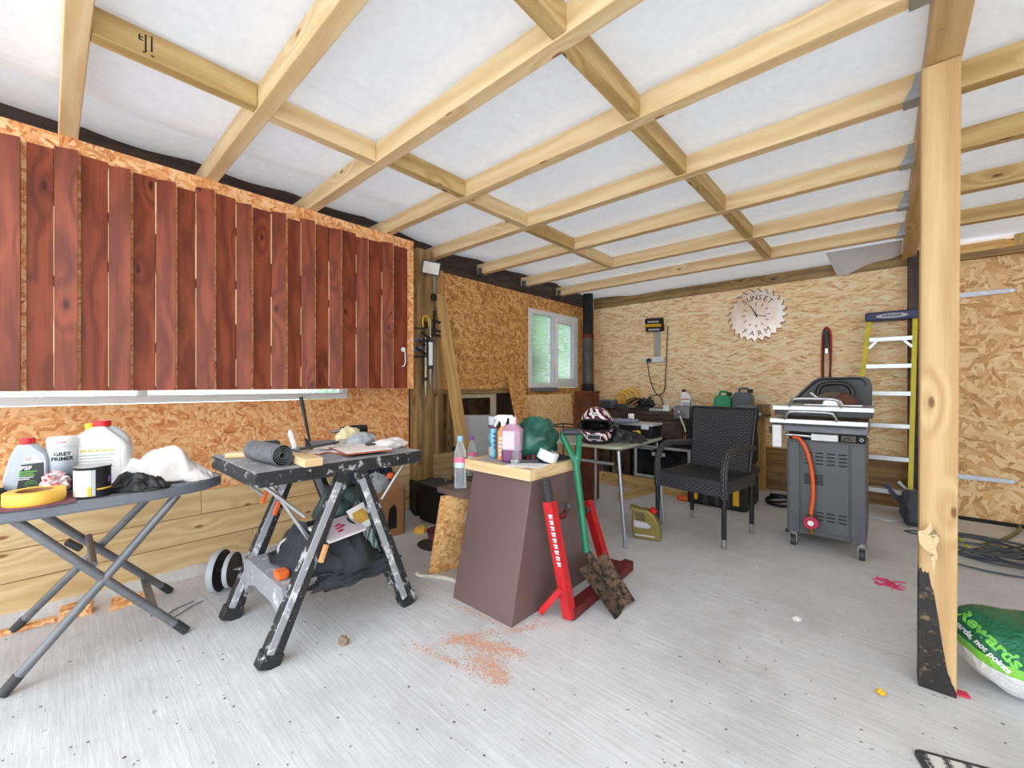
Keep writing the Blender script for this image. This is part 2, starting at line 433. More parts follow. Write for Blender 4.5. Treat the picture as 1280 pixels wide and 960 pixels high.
        for j in range(n):
            for i in range(n):
                a = b + j * (n + 1) + i
                s.face([a, a + 1, a + n + 2, a + n + 1]); s.face([a + N, a + N + n + 1, a + N + n + 2, a + N + 1])
        ring = [b + i for i in range(n)] + [b + n + j * (n + 1) for j in range(n)] + [b + N - 1 - i for i in range(n)] + [b + (n - j) * (n + 1) for j in range(n)]
        for k in range(len(ring)):
            a, q = ring[k], ring[(k + 1) % len(ring)]
            s.face([a, a + N, q + N, q])
        return s
    def mesh(s, name, off=V((0, 0, 0)), smooth=None):
        me = bpy.data.meshes.new(name)
        me.from_pydata([tuple(V(p) - off) for p in s.v], [], s.f)
        ul = me.uv_layers.new(name='UVMap')
        flat = [c for q in s.uv for p in q for c in p]
        ul.data.foreach_set('uv', flat)
        for i, p in enumerate(me.polygons): p.material_index = s.mi[i]
        for mt in s.mats: me.materials.append(mt)
        if smooth:
            me.polygons.foreach_set('use_smooth', [True] * len(me.polygons))
            me.set_sharp_from_angle(angle=rad(smooth))
        me.update(); return me
    def build(s, name, mat=None, parent=None, world=True, smooth=None, bevel=0, label=None, cat=None, group=None, kind=None, sub=0):
        if mat is not None:
            if isinstance(mat, str): mat = M[mat]
            if not s.mats: s.mats = [mat]
        off = V((0, 0, 0)); loc = V((0, 0, 0))
        if parent is not None:
            if world:
                p = parent
                while p is not None: off += p.location; p = p.parent
        elif world:
            xs, ys, zs = zip(*s.v)
            off = V(((min(xs) + max(xs)) / 2, (min(ys) + max(ys)) / 2, min(zs))); loc = off.copy()
        o = bpy.data.objects.new(name, s.mesh(name, off, smooth)); col.objects.link(o)
        o.location = loc
        if parent is not None: o.parent = parent
        if bevel:
            b = o.modifiers.new('bevel', 'BEVEL'); b.width = bevel; b.segments = 2; b.limit_method = 'ANGLE'; b.angle_limit = rad(35)
        if sub:
            b = o.modifiers.new('sub', 'SUBSURF'); b.levels = sub; b.render_levels = sub
        if label: o['label'] = label
        if cat: o['category'] = cat
        if group: o['group'] = group
        if kind: o['kind'] = kind
        return o

def thing(name, label, cat, loc=(0, 0, 0), rotz=0.0, group=None):
    o = bpy.data.objects.new(name, None); col.objects.link(o)
    o.location = loc; o.rotation_euler = (0, 0, rotz); o['label'] = label; o['category'] = cat
    o.empty_display_size = .05
    if group: o['group'] = group
    return o
def dup(root, loc, rotz, label, group=None):
    r = root.copy(); col.objects.link(r); r.location = loc; r.rotation_euler = (0, 0, rotz); r['label'] = label
    if group: r['group'] = group
    for ch in list(root.children):
        c = ch.copy(); col.objects.link(c); c.parent = r
        for g in list(ch.children):
            d = g.copy(); col.objects.link(d); d.parent = c
    return r
def spline(pts, n=8, closed=False):
    pts = [V(p) for p in pts]; N = len(pts); out = []
    for i in range(N if closed else N - 1):
        p0 = pts[i - 1] if (i or closed) else pts[0]; p1 = pts[i]; p2 = pts[(i + 1) % N]
        p3 = pts[(i + 2) % N] if (closed or i + 2 < N) else pts[-1]
        for k in range(n):
            t = k / n
            out.append(.5 * ((2 * p1) + (p2 - p0) * t + (2 * p0 - 5 * p1 + 4 * p2 - p3) * t * t + (3 * p1 - p0 - 3 * p2 + p3) * t ** 3))
    if not closed: out.append(pts[-1])
    return out
def arc(cx, cy, r, a0, a1, n=8):
    return [(cx + r * math.cos(rad(a0 + (a1 - a0) * i / n)), cy + r * math.sin(rad(a0 + (a1 - a0) * i / n))) for i in range(n + 1)]
def rrect(x0, x1, y0, y1, r, n=5):
    return arc(x1 - r, y0 + r, r, -90, 0, n) + arc(x1 - r, y1 - r, r, 0, 90, n) + arc(x0 + r, y1 - r, r, 90, 180, n) + arc(x0 + r, y0 + r, r, 180, 270, n)
def face_T(center, n, up=(0, 0, 1)):
    """local XY on a face with outward normal n"""
    n = V(n).normalized(); x = (-n).cross(V(up)).normalized(); y = n.cross(x)
    return Matrix.Translation(V(center)) @ Matrix((x, y, n)).transposed().to_4x4()
def text(s, name, size, center, n, mat, parent, up=(0, 0, 1), roll=0.0, world=True, ext=.0006, wrap=None, sx=1.0, shear=0.0, offset=0.0):
    cu = bpy.data.curves.new('t', 'FONT'); cu.body = s; cu.size = size; cu.extrude = ext; cu.shear = shear
    cu.align_x = 'CENTER'; cu.align_y = 'CENTER'; cu.resolution_u = 3; cu.offset = offset
    to = bpy.data.objects.new('t', cu); col.objects.link(to)
    dg = bpy.context.evaluated_depsgraph_get(); dg.update()
    me = bpy.data.meshes.new_from_object(to.evaluated_get(dg))
    bpy.data.objects.remove(to); bpy.data.curves.remove(cu)
    T = face_T(center, n, up) @ Matrix.Rotation(roll, 4, 'Z') @ Matrix.Diagonal((sx, 1, 1, 1))
    if wrap:
        for v in me.vertices:
            a = v.co.x * sx / wrap
            v.co = ((wrap + v.co.z) * math.sin(a) / sx, v.co.y, (wrap + v.co.z) * math.cos(a) - wrap)
    if world and parent is not None:
        off = V((0, 0, 0)); p = parent
        while p is not None: off += p.location; p = p.parent
        T = Matrix.Translation(-off) @ T
    me.transform(T); me.materials.clear(); me.materials.append(M[mat]); me.name = name
    o = bpy.data.objects.new(name, me); col.objects.link(o); o.parent = parent
    return o
def decal(name, mat, center, n, w, h, parent, up=(0, 0, 1), th=.001, world=True, poly=None, roll=0.0):
    T = face_T(center, n, up) @ Matrix.Rotation(roll, 4, 'Z')
    b = MB(); b.prism(poly or [(-w / 2, -h / 2), (w / 2, -h / 2), (w / 2, h / 2), (-w / 2, h / 2)], -.0005, th, T)
    return b.build(name, mat, parent, world)
def wrapband(name, mat, c, r, z0, z1, a0, a1, parent, world=True, n=16):
    """label wrapped on an upright cylinder, angles in degrees"""
    b = MB(); k0 = len(b.v)
    for i in range(n + 1):
        a = rad(a0 + (a1 - a0) * i / n)
        for rr in (r - .0008, r + .0007):
            for z in (z0, z1): b.v.append((c[0] + rr * math.cos(a), c[1] + rr * math.sin(a), c[2] + z))
    for i in range(n):
        a, q = k0 + i * 4, k0 + i * 4 + 4
        b.face([a + 2, q + 2, q + 3, a + 3]); b.face([a, a + 1, q + 1, q]); b.face([a + 2, a, q, q + 2]); b.face([a + 1, a + 3, q + 3, q + 1])
    b.face([k0, k0 + 2, k0 + 3, k0 + 1]); e = k0 + n * 4; b.face([e, e + 1, e + 3, e + 2])
    return b.build(name, mat, parent, world, smooth=40)
def tocam(p):
    d = V((-p[0], -p[1], 0)); return d.normalized()
def camang(p): return math.degrees(math.atan2(-p[1], -p[0]))
# ================================================================= SETTING
XW, YB, ZR, ZM = -3.10, 5.20, 2.25, 2.35      # left wall, back wall, rafter underside, roof membrane
def struct(b, name, mat, **k): return b.build(name, mat, None, True, kind='structure', **k)
b = MB(); b.box(-3.6, 6, -6, 5.6, -.12, 0); struct(b, 'floor', 'floor')
# roof membrane, sagging a little between rafters
b = MB(); nx, ny = 70, 90; k0 = len(b.v)
RY = [.06, .60, 1.14, 1.70, 2.31, 2.96, 3.65, 4.33]
def sag(x, y):
    z = ZM + .012 * noise.noise(V((x * 1.3, y * 2.1, 0))) + .006 * noise.noise(V((x * 5, y * 3, 1)))
    for a, c in zip(RY, RY[1:]):
        if a < y < c: z -= .02 * math.sin(math.pi * (y - a) / (c - a)) - .02
    if y > 4.33: z -= .05 * ((y - 4.33) / .9) ** 1.5
    q = min(1, max(0, (-2.45 - x) / .4)); z += (.10 if y < 1.9 else max(.035, .10 - .2 * (y - 1.9))) * q * q * (3 - 2 * q)
    return z + .01
for side in (0, .004):
    for j in range(ny + 1):
        for i in range(nx + 1):
            x = -3.14 + 5.6 * i / nx; y = -.6 + 5.90 * j / ny; b.v.append((x, y, sag(x, y) + side))
N = (nx + 1) * (ny + 1)
for j in range(ny):
    for i in range(nx):
        a = j * (nx + 1) + i; b.face([a, a + nx + 1, a + nx + 2, a + 1])
cl = struct(b, 'ceiling', 'membrane', smooth=60)
# hanging loose end of the membrane by the back wall
b = MB(); P0 = PY(1032, 309, 4.75); P1 = PY(1128, 306, 4.75)
n = 14
for s_ in (0, .003):
    for j in range(9):
        for i in range(n + 1):
            f, g = i / n, j / 8
            p = P0.lerp(P1, f); y = 4.75 + .36 * g
            b.v.append((p.x + .06 * g * (1 - f), y, 2.33 - s_ - g * (.13 * (1 - f) + .03) - .012 * math.sin(f * 9) * g))
for j in range(8):
    for i in range(n):
        a = j * (n + 1) + i; b.face([a, a + 1, a + n + 2, a + n + 1])
b.build('membrane_flap', 'membrane', cl, smooth=60)

# ---- left wall: OSB strip with the long low window, OSB panel with the square window
b = MB()
b.m(M['osb_left']).box(XW - .03, XW, -1.3, 2.1, .48, 1.015)
b.box(XW - .03, XW, 1.535, 2.1, 1.015, 2.25).box(XW - .03, XW, -1.3, 1.535, 2.0, 2.25)
b.m(M['osb_wall']).box(XW - .03, XW, 2.50, 3.73, 1.08, 2.18).box(XW - .03, XW, 3.73, 4.75, 2.02, 2.18).box(XW - .03, XW, 3.73, 4.75, .48, 1.085).box(XW - .03, XW, 4.75, YB, .48, 2.18)
struct(b, 'wall_left', None)
b = MB()                                       # treated boards along the foot of the left wall
for z0, z1 in ((.0, .178), (.182, .333), (.337, .478)):
    cuts = [-1.3, .62 if z0 > .3 else 1.4, 2.9, 4.2, YB] if z0 > .1 else [-1.3, .9, 3.3, YB]
    for y0, y1 in zip(cuts, cuts[1:]): b.box(XW - .04, XW + .006, y0 + .001, y1 - .001, z0, z1)
struct(b, 'trim_1', 'clad', bevel=.003)
b = MB()                                       # rough mortar along the foot of the wall
k0 = 0; ny = 120
for j in range(ny + 1):
    y = -1.3 + 4.2 * j / ny; w = .05 + .025 * noise.noise(V((y * 6, 0, 0))); h = .028 + .016 * noise.noise(V((y * 8, 3, 0)))
    b.v += [(XW, y, 0), (XW, y, h + .01), (XW + w * .6, y, h), (XW + w + .03, y, 0)]
for j in range(ny):
    a = j * 4
    for q in range(3): b.face([a + q, a + q + 4, a + q + 5, a + q + 1])
struct(b, 'trim_2', 'floor', smooth=50)
b = MB(); b.box(XW - .16, XW - .12, 2.1, 3.9, .3, 2.3); struct(b, 'trim_3', 'dark_timber')   # outer skin behind the open studs
b = MB(); b.box(XW - .10, XW - .031, -1.3, YB + .06, 2.16, 2.52); struct(b, 'trim_4', 'dark_timber')      # wall plate
def stud(nm, y0, y1, z0, z1, x0=XW - .1, x1=XW - .005, mat='old_timber'):
    b = MB(); b.box(x0, x1, y0, y1, z0, z1); return struct(b, nm, mat, bevel=.003)
stud('trim_5', 2.30, 3.72, 1.035, 1.08, XW - .1, XW + .01)
stud('trim_6', 2.42, 2.49, .48, 1.035); stud('trim_7', 2.54, 2.60, .48, 1.035)
b = MB(); b.box(XW - .1, XW - .06, 2.26, 2.44, 1.08, 2.2); struct(b, 'trim_8', 'lgrey')
stud('trim_9', 2.44, 2.50, 1.08, 2.2, XW - .1, XW - .02, 'brown_board')

def window(nm, y0, y1, z0, z1, mull, fr=.055, sash=False):
    o = bpy.data.objects.new(nm, None); col.objects.link(o); o.location = (XW, (y0 + y1) / 2, z0); o['kind'] = 'structure'
    b = MB()
    x0, x1 = XW - .06, XW + .02
    b.box(x0, x1, y0, y1, z0, z0 + fr).box(x0, x1, y0, y1, z1 - fr, z1).box(x0, x1, y0, y0 + fr, z0 + fr, z1 - fr).box(x0, x1, y1 - fr, y1, z0 + fr, z1 - fr)
    for m in mull: b.box(x0, x1, m - fr / 2, m + fr / 2, z0 + fr, z1 - fr)
    b.build('window_frame', 'upvc', o, bevel=.004)
    ed = [y0 + fr] + [q for m in mull for q in (m - fr / 2, m + fr / 2)] + [y1 - fr]
    for i in range(0, len(ed), 2):
        a, c = ed[i], ed[i + 1]; g0, g1 = z0 + fr, z1 - fr
        if sash and i == 2:
            b = MB(); w = .06
            b.box(x0 + .01, x1 + .012, a, c, g0, g0 + w).box(x0 + .01, x1 + .012, a, c, g1 - w, g1).box(x0 + .01, x1 + .012, a, a + w * .5, g0 + w, g1 - w).box(x0 + .01, x1 + .012, c - w, c, g0 + w, g1 - w)
            b.build('sash', 'upvc', o, bevel=.004)
            hb = MB(); hb.box(x1 + .012, x1 + .03, a + .008, a + .022, .5 * (g0 + g1) - .08, .5 * (g0 + g1) + .01).box(x1 + .03, x1 + .04, a + .005, a + .03, .5 * (g0 + g1), .5 * (g0 + g1) + .02)
            hb.build('window_handle', 'white', o, bevel=.003)
            a, c, g0, g1 = a + w * .5, c - w, g0 + w, g1 - w
        b = MB(); b.box(XW - .03, XW - .024, a, c, g0, g1); b.build('pane', 'wet_glass', o)
    return o
window('window_1', -1.25, 1.535, 1.02, 1.98, [.35], fr=.042)
window('window_2', 3.73, 4.75, 1.09, 2.02, [4.22], sash=True)
b = MB(); b.box(XW - .02, XW + .05, 3.78, 4.25, 1.045, 1.09); struct(b, 'trim_10', 'mgrey', bevel=.004)

# ---- back wall
b = MB()
b.box(-3.1, .16, YB, YB + .02, .45, 2.2)
struct(b, 'wall_back', 'osb_back')
b = MB()
for z0, z1 in ((0, .148), (.152, .298), (.302, .448)): b.box(-3.1, .16, YB - .004, YB + .04, z0, z1)
struct(b, 'trim_11', 'old_timber', bevel=.003)
b = MB(); b.box(-3.1, .2, YB - .012, YB + .06, 2.2, 2.42); struct(b, 'trim_12', 'old_timber')
b = MB(); b.box(.14, .215, 5.08, 5.17, 0, 2.3); struct(b, 'trim_13', 'dark_timber', bevel=.004)
# boarded section to the right of the post, hung on two long strap hinges
b = MB(); b.box(.22, 2.4, 5.12, 5.14, .02, 2.16); struct(b, 'wall_right', osb('osb_large_flake', S(204, 150, 92), S(236, 194, 136), S(250, 222, 176), S(140, 86, 48), sx=7, sy=34))
b = MB(); b.box(.22, 2.4, 5.07, 5.13, 2.16, 2.215); struct(b, 'trim_14', 'old_timber', bevel=.003)
b = MB()
for x0, x1, d in ((.22, .39, 0), (.41, .72, .05), (.76, .86, -.03), (.90, 2.4, .05)): b.box(x0, x1, 5.16 + d, 5.2 + d, 2.2, 2.46)
b.box(.2, 2.4, 5.24, 5.30, 2.2, 2.5)
struct(b, 'trim_15', 'pine_green')
b = MB(); b.box(2.4, 2.42, .6, 5.2, 0, 2.4); struct(b, 'wall_side', 'osb_back')  # unseen side wall, added to dim the light coming from the right
for zc, px0 in ((PY(1230, 366, 5.1).z, 0), (PY(1230, 599, 5.1).z, 1)):
    nm = 'strap_hinge'
    x0 = .25; x1 = PY(1272, 500, 5.1).x
    b = MB(); b.prism([(x0, zc - .026), (x1 - .02, zc - .016), (x1, zc), (x1 - .02, zc + .016), (x0, zc + .026)], -5.12, -5.112, Matrix.Rotation(rad(90), 4, 'X'))
    o = b.build(nm, 'galv', None, bevel=.002, label=('upper' if px0 == 0 else 'lower') + ' galvanised strap hinge on the chipboard right of the post', cat='hinge', group='strap hinges right of the post')
    for i in range(4):
        c = V((x0 + .07 + i * (x1 - x0 - .1) / 3, 5.112, zc)); q = MB(); q.cyl(c, c - V((0, .006, 0)), .012, 10); q.build('bolt', 'steel', o)

# ---- rafters, noggins, beam, post (each timber an object of its own)
ords = ['eighth', 'seventh', 'sixth', 'fifth', 'fourth', 'third', 'second', 'first']
def hanger(parent, x, y, sgn):
    b = MB()
    for s_ in (-1, 1):
        yy = y + s_ * .034
        b.prism([(x, ZR - .004), (x - .055, ZR - .004), (x - .03, ZR + .05), (x - .02, ZR + .095), (x, ZR + .095)], -yy - .002, -yy + .002, Matrix.Rotation(rad(90), 4, 'X'))
    b.box(x - .055, x, y - .036, y + .036, ZR - .005, ZR - .001)
    b.build('joist_hanger', 'galv', parent)
BX0, BX1 = .105, .195
for i, y in enumerate(RY):
    b = MB(); b.beam((XW - .02, y, ZR + .05), (BX0, y, ZR + .05), .062, .1)
    o = b.build('roof_rafter', 'pine', None, bevel=.004, cat='rafter', group='rafters between the left wall and the main beam',
                label='pale pine roof rafter, %s counting out from the back wall, left of the beam' % ords[i])
    hanger(o, BX0, y, 1)
    q = MB()
    for s_ in (-1, 1): q.box(XW, XW + .06, y + s_ * .034 - .002, y + s_ * .034 + .002, ZR - .004, ZR + .06)
    q.box(XW, XW + .06, y - .036, y + .036, ZR - .006, ZR - .001); q.build('joist_hanger', 'galv', o)
for i, y in enumerate([2.345, 2.95, 3.6, 4.31, 1.70]):
    b = MB(); b.beam((BX1, y, ZR + .05), (2.4, y + .03, ZR + .05), .062, .1)
    b.build('roof_rafter', 'pine_green', None, bevel=.004, cat='rafter', group='rafters right of the main beam',
            label=['brown tinged rafter running right from the top of the post', 'pale rafter right of the post, third from the back wall', 'brown tinged rafter right of the post, second from the back wall', 'pale rafter right of the post, nearest the back wall', 'rafter running right from the beam in front of the post'][i])
rows = (('shutter', [-1.93, -1.95, -1.90, -1.93, -1.96, -1.98, -2.0]), ('main beam', [-.80, -.79, -.80, -.82, -.80, -.79, -.79]))
for rn, xs in rows:
    last = 6 if rn == 'shutter' else 7
    for i in range(last):
        y0, y1 = RY[i] + .032, RY[i + 1] - .032
        b = MB(); b.beam((xs[i], y0, ZR + .05), (xs[i], y1, ZR + .05), .055, .095)
        o = b.build('roof_noggin', 'pine_green' if (rn != 'shutter' or i % 2 == 0) else 'pine', None, bevel=.004, cat='noggin', group='short cross timbers nearer the ' + rn,
                label='short cross timber nearer the %s, between %s and %s rafter from the back wall' % (rn, ords[i + 1], ords[i]))
        if rn == 'shutter' and i == 0:            # ink stamp on the side of the timber
            T = face_T((xs[i] + .0275, .235, ZR + .05), (1, 0, 0)); q = MB()
            for x0, x1, z0, z1 in ((-.014, -.009, -.03, .03), (.002, .007, -.02, .026), (.002, .007, .028, .034), (-.03, -.018, .004, .008), (-.03, -.018, .014, .018), (-.03, -.026, .004, .024), (-.02, -.012, -.034, -.03), (.002, .012, -.036, -.031)):
                q.prism([(x0, z0), (x1, z0), (x1, z1), (x0, z1)], -.0003, .0006, T)
            q.build('ink_stamp', 'ink', o)
b = MB(); b.beam(((BX0 + BX1) / 2, -.6, ZR + .07), ((BX0 + BX1) / 2, 5.18, ZR + .07), BX1 - BX0, .14)
o = b.build('roof_beam', 'post', None, bevel=.004, label='wide main roof beam running from front to back over the post', cat='beam')
q = MB()
for y, x in ((1.25, .13), (1.33, .16), (1.5, .14), (1.62, .16), (1.9, .13)): q.cyl((x, y, ZR + .001), (x, y, ZR - .003), .007, 8)
q.build('bolt', 'steel', o)

# post: charred tar at the foot, leans a touch
def post_mat():
    t = NT('post_with_tar'); uv = t.uv(); base = M['post']
    return t
PB, PT = V((.138, 2.215, 0)), V((.142, 2.125, ZR))
b = MB(); b.beam(PB, PT, .098, .095, up=(0, -1, 0))
po = b.build('timber_post', 'post', None, bevel=.006, label='square timber post standing before the back wall with black charred foot', cat='post')
# tar coat: a thin skin over the lower front-left of the post with a ragged slanting top
fr = MB()
def postpt(x, z, side):
    c = PB.lerp(PT, z / ZR); hw = .0485
    if side == 'front': return (c.x - hw + x * 2 * hw, c.y - .0490, z)
    return (c.x - .0500, c.y - .0475 + x * .095, z)
for side, prof in (('front', [(0, .44), (.12, .44), (.25, .43), (.4, .36), (.5, .29), (.6, .2), (.7, .13), (.8, .07), (.93, .04), (1, .02)]), ('left', [(0, .44), (.3, .42), (.6, .46), (1, .4)])):
    k0 = len(fr.v); pr = []
    for i in range(40):
        x = i / 39
        for (a, za), (c, zc) in zip(prof, prof[1:]):
            if a <= x <= c: z = za + (zc - za) * (x - a) / (c - a)
        pr.append((x, z + .018 * noise.noise(V((x * 14, 0, 0)))))
    for x, z in pr: fr.v += [postpt(x, .0, side), postpt(x, max(.01, z), side)]
    for i in range(39): a = k0 + 2 * i; fr.face([a, a + 2, a + 3, a + 1] if side == 'front' else [a, a + 1, a + 3, a + 2])
fr.build('tar_coat', spotty('tar', S(36, 34, 32), S(120, 100, 74), 22), po)
# resin scar
rs = MB(); T = face_T((.118, 2.168 - .0505 - .006, .56), (0, -1, .04))
rs.prism([(x + .006 * random.random(), y) for x, y in ((-.034, .03), (-.02, .036), (-.012, .05), (-.004, .075), (.002, .045), (.012, .04), (.016, .01), (.010, -.02), (.014, -.05), (.008, -.08), (.004, -.12), (-.002, -.08), (-.004, -.04), (-.02, -.03), (-.032, -.012))], -.001, .002, T)
rs.build('resin_scar', spotty('resin', S(206, 184, 138), S(110, 88, 62), 30), po)

b = MB(); b.box(-3.09, -2.985, 2.105, 2.28, 0, 2.3); cp = b.build('timber_post', 'old_timber', None, bevel=.006, label='square dark timber post between the red shutter and the chipboard panel', cat='post')
b = MB(); b.box(-3.092, -2.982, 2.10, 2.285, 0, .30); b.build('tar_coat', spotty('tar2', S(34, 32, 30), S(96, 76, 50), 16), cp)

# ---- red-brown boarded shutter
XS = -2.77
st = thing('window_shutter', 'large red brown boarded shutter hanging over the left wall window', 'shutter', (XS, .3, 1.09))
Z0, Z1 = 1.093, 2.2
b = MB(); b.box(XS - .018, XS, -1.25, PX(517, 400, XS).y, Z0, Z1 + .05); b.build('backing_sheet', 'osb_left', st)
b = MB()
b = None
for y in (-1.2, -.3, .6, 1.5):
    b = MB(); b.box(XS - .3, XS - .02, y, y + .05, Z1 - .02, Z1 + .045); b.build('fixing_batten', 'old_timber', st)
pairs = [(-132, -98, -68), (-64, -18, 25.5), (31, 67, 97), (99.5, 135, 163), (165, 194, 219), (220.5, 244, 267), (269, 294, 313.5), (315.5, 338, 356.5), (358.5, 375, 392.5), (394, 410, 425.5), (427, 444, 458.5), (460, 476, 490), (491.5, 508.5, None)]
def board(y0, y1, t0, t1, i):
    b = MB(); up = random.uniform(-.012, .008) - .006 * (i % 3)
    b.hexa([(x, y, z) for z in (Z0 + random.uniform(0, .006), Z1 - .02 + up) for (y, xs_) in ((y0, t0), (y1, t1)) for x in (XS, XS + xs_)])
    return b.build('board', 'stain', st, bevel=.002)
for i, (e0, e1, e2) in enumerate(pairs):
    y0, y1 = PX(e0, 300, XS).y, PX(e1, 300, XS).y
    board(y0 + .005, y1 - .001, .009, .010, i)
    if e2 is None: continue
    y2 = PX(e2, 300, XS + .03).y
    bd = board(y1 + .001, y2, .014, .044, i + 1)
    q = MB(); zz = Z0 + .02                     # pale raw sliver along the thin edge
    while zz < Z1 - .1:
        ln = random.uniform(.1, .3); w_ = random.choice((.001, .0015, .0025, .004))
        q.box(XS + .009, XS + .0152, y1 - w_ * .5, y1 + w_ * .5 + .001, zz, min(Z1 - .05, zz + ln)); zz += ln + random.choice((0, 0, .05, .2))
    q.build('raw_edge', 'pine', bd)
hk = PX(504, 437, XS + .03)
b = MB(); b.cyl(hk - V((.006, 0, 0)), hk + V((.006, 0, 0)), .017, 14)
b.tube([hk + V((.008, 0, 0)), hk + V((.02, .004, -.02)), hk + V((.018, .006, -.10)), hk + V((.012, .0, -.125)), hk + V((.008, -.018, -.13))], .004, 8)
b.build('hook_latch', 'white', st, smooth=40)

# ---- planting seen through the wet windows
b = MB()
for i in range(60):
    y = 2.6 + (i % 20) * .38; z = .5 + (i // 20) * 1.0 + random.uniform(-.2, .3)
    b.lump((XW - 1.9 + random.uniform(-.3, .3) - .3 * (i // 20), y, z), .5, .45, .7, seed=i, amp=.5, freq=3, seg=20, rings=12)
b.build('hedge', 'leaf', None, smooth=180, kind='stuff', label='green hedge beyond the wet window panes', cat='hedge')
# ================================================================= LEFT: ironing board and what lies on it
ZI = .675
ib = thing('ironing_board', 'grey ironing board standing open along the left wall, loaded with bottles', 'ironing board', (-2.5, .1, 0))
xa, xb = -2.72, -2.30
xm = (xa + xb) / 2
outl = [(xb, -.95), (xb, .17)]
for i in range(1, 17):
    a = rad(90 * i / 16); outl.append((xm + (xb - xm) * math.cos(a) ** .8, .17 + .41 * math.sin(a)))
for i in range(15, -1, -1):
    a = rad(90 * i / 16); outl.append((xm + (xa - xm) * math.cos(a) ** .8, .17 + .41 * math.sin(a)))
outl.append((xa, -.95))
b = MB(); b.prism(outl, ZI - .045, ZI); b.build('board_top', P('grey_board_rim', S(118, 123, 131), .35, .2, var=.06), ib, bevel=.008)
legm = P('grey_tube_leg', S(122, 125, 129), .4, .3, var=.14, scale=11)
for (p, q) in (((-2.356, -.111, 0), (-2.36, .385, ZI - .045)), ((-2.94, -.105, 0), (-2.62, .36, ZI - .045)), ((-2.357, .413, 0), (-2.36, -.085, ZI - .045)), ((-2.875, .435, 0), (-2.62, -.06, ZI - .045))):
    p, q = V(p), V(q); d = (q - p).normalized()
    b = MB(); b.tube([p + V((0, 0, .012)), p + (q - p) * .62, q], .0165, 12)
    lg = b.build('leg', legm, ib, smooth=50)
    b = MB(); b.tube([p + V((0, 0, .012)) - d * .004, p + V((0, 0, .012)) + d * .06], .0185, 12); b.build('foot_cap', 'dgrey', lg, smooth=50)
b = MB(); b.tube([(-2.36, .12, .40), (-2.62 - .05, .12, .44)], .012, 10); b.build('cross_bar', legm, ib)
b = MB(); b.beam((-2.37, .31, .12), (-2.87, .33, .12), .03, .012); b.build('cross_bar', legm, ib)
b = MB(); b.beam((-2.36, .085, .475), (-2.36, .045, .515), .036, .022); b.build('height_catch', 'black', ib, bevel=.004)

def bottle_flat(name, label, loc, rz, half, depth, mat, cap=None, capspec=None, bev=.018):
    """flat-sided bottle: half outline [(half width, z)...], extruded in depth"""
    t = thing(name, label, 'bottle', loc, rz)
    poly = [(x, z) for x, z in half] + [(-x if not isinstance(x, tuple) else x[1], z) for x, z in reversed(half)]
    b = MB(); b.prism(poly, -depth / 2, depth / 2, Matrix.Rotation(rad(90), 4, 'X'))
    b.build('body', mat, t, False, bevel=bev, smooth=45)
    if cap:
        x, z0, z1, r = capspec
        b = MB(); b.lathe([(r * .98, z0), (r, z0 + .004), (r, z1 - .004), (r * .94, z1)], (x, 0, 0), seg=20); b.build('cap', cap, t, False, smooth=40)
    return t

# brake fluid style bottle: silver grey, red cap, slanted handle side
p = V((-2.61, -.052, ZI))
ps = thing('oil_bottle', 'silver bottle with red cap and dark PSF label on the ironing board', 'bottle', p, rad(78))
poly = [(-.062, 0), (.055, 0), (.058, .01), (.058, .135), (.05, .165), (.018, .20), (.016, .206), (-.028, .206), (-.032, .198), (-.05, .15), (-.066, .07)]
b = MB(); b.prism(poly, -.035, .035, Matrix.Rotation(rad(90), 4, 'X')); b.build('body', 'silverbottle', ps, False, bevel=.014, smooth=45)
b = MB(); b.lathe([(.021, .204), (.022, .208), (.022, .226), (.02, .229)], (-.006, 0, 0), seg=22); b.build('cap', 'red', ps, False, smooth=40)
lb = decal('label', P('dark_label', S(44, 50, 46), .4, var=.05), (.010, -.0352, .077), (0, -1, 0), .08, .105, ps, world=False, poly=[(-.038, -.052), (.038, -.052), (.036, .052), (-.026, .048), (-.03, .0)])
text('PSF', 'lettering', .022, (-.002, -.0364, .11), (0, -1, 0), 'white', ps, world=False, offset=.0006)
for i, (w_, c_) in enumerate(((.05, 'lime'), (.04, 'lime'), (.045, 'lime'), (.04, 'white'), (.03, 'white'))):
    decal('label_line', c_, (-.012 + w_ / 2 - .01, -.0362, .096 - i * .0075), (0, -1, 0), w_, .0032, ps, world=False, th=.0006)
decal('label_band', 'white', (.006, -.0352, .142), (0, -1, 0), .06, .02, ps, world=False, poly=[(-.02, -.010), (.036, -.010), (.012, .022), (-.004, .022)])
b = MB(); b.tube([(x + .004, -.0358, z + .147) for x, z in arc(0, 0, .006, 0, 360, 14)[:-1]], .0014, 6, closed=True); b.build('logo', 'red', ps, False)
b = MB()
b.tube([(x * 1.2 + .012, -.0364, z + .046) for x, z in arc(0, 0, .013, 0, 360, 16)[:-1]], .0008, 5, closed=True).tube([(.0, -.0364, .046), (.024, -.0364, .046)], .0007, 5).tube([(.004, -.0364, .052), (.020, -.0364, .052)], .0007, 5); b.build('logo', 'lime', ps, False)

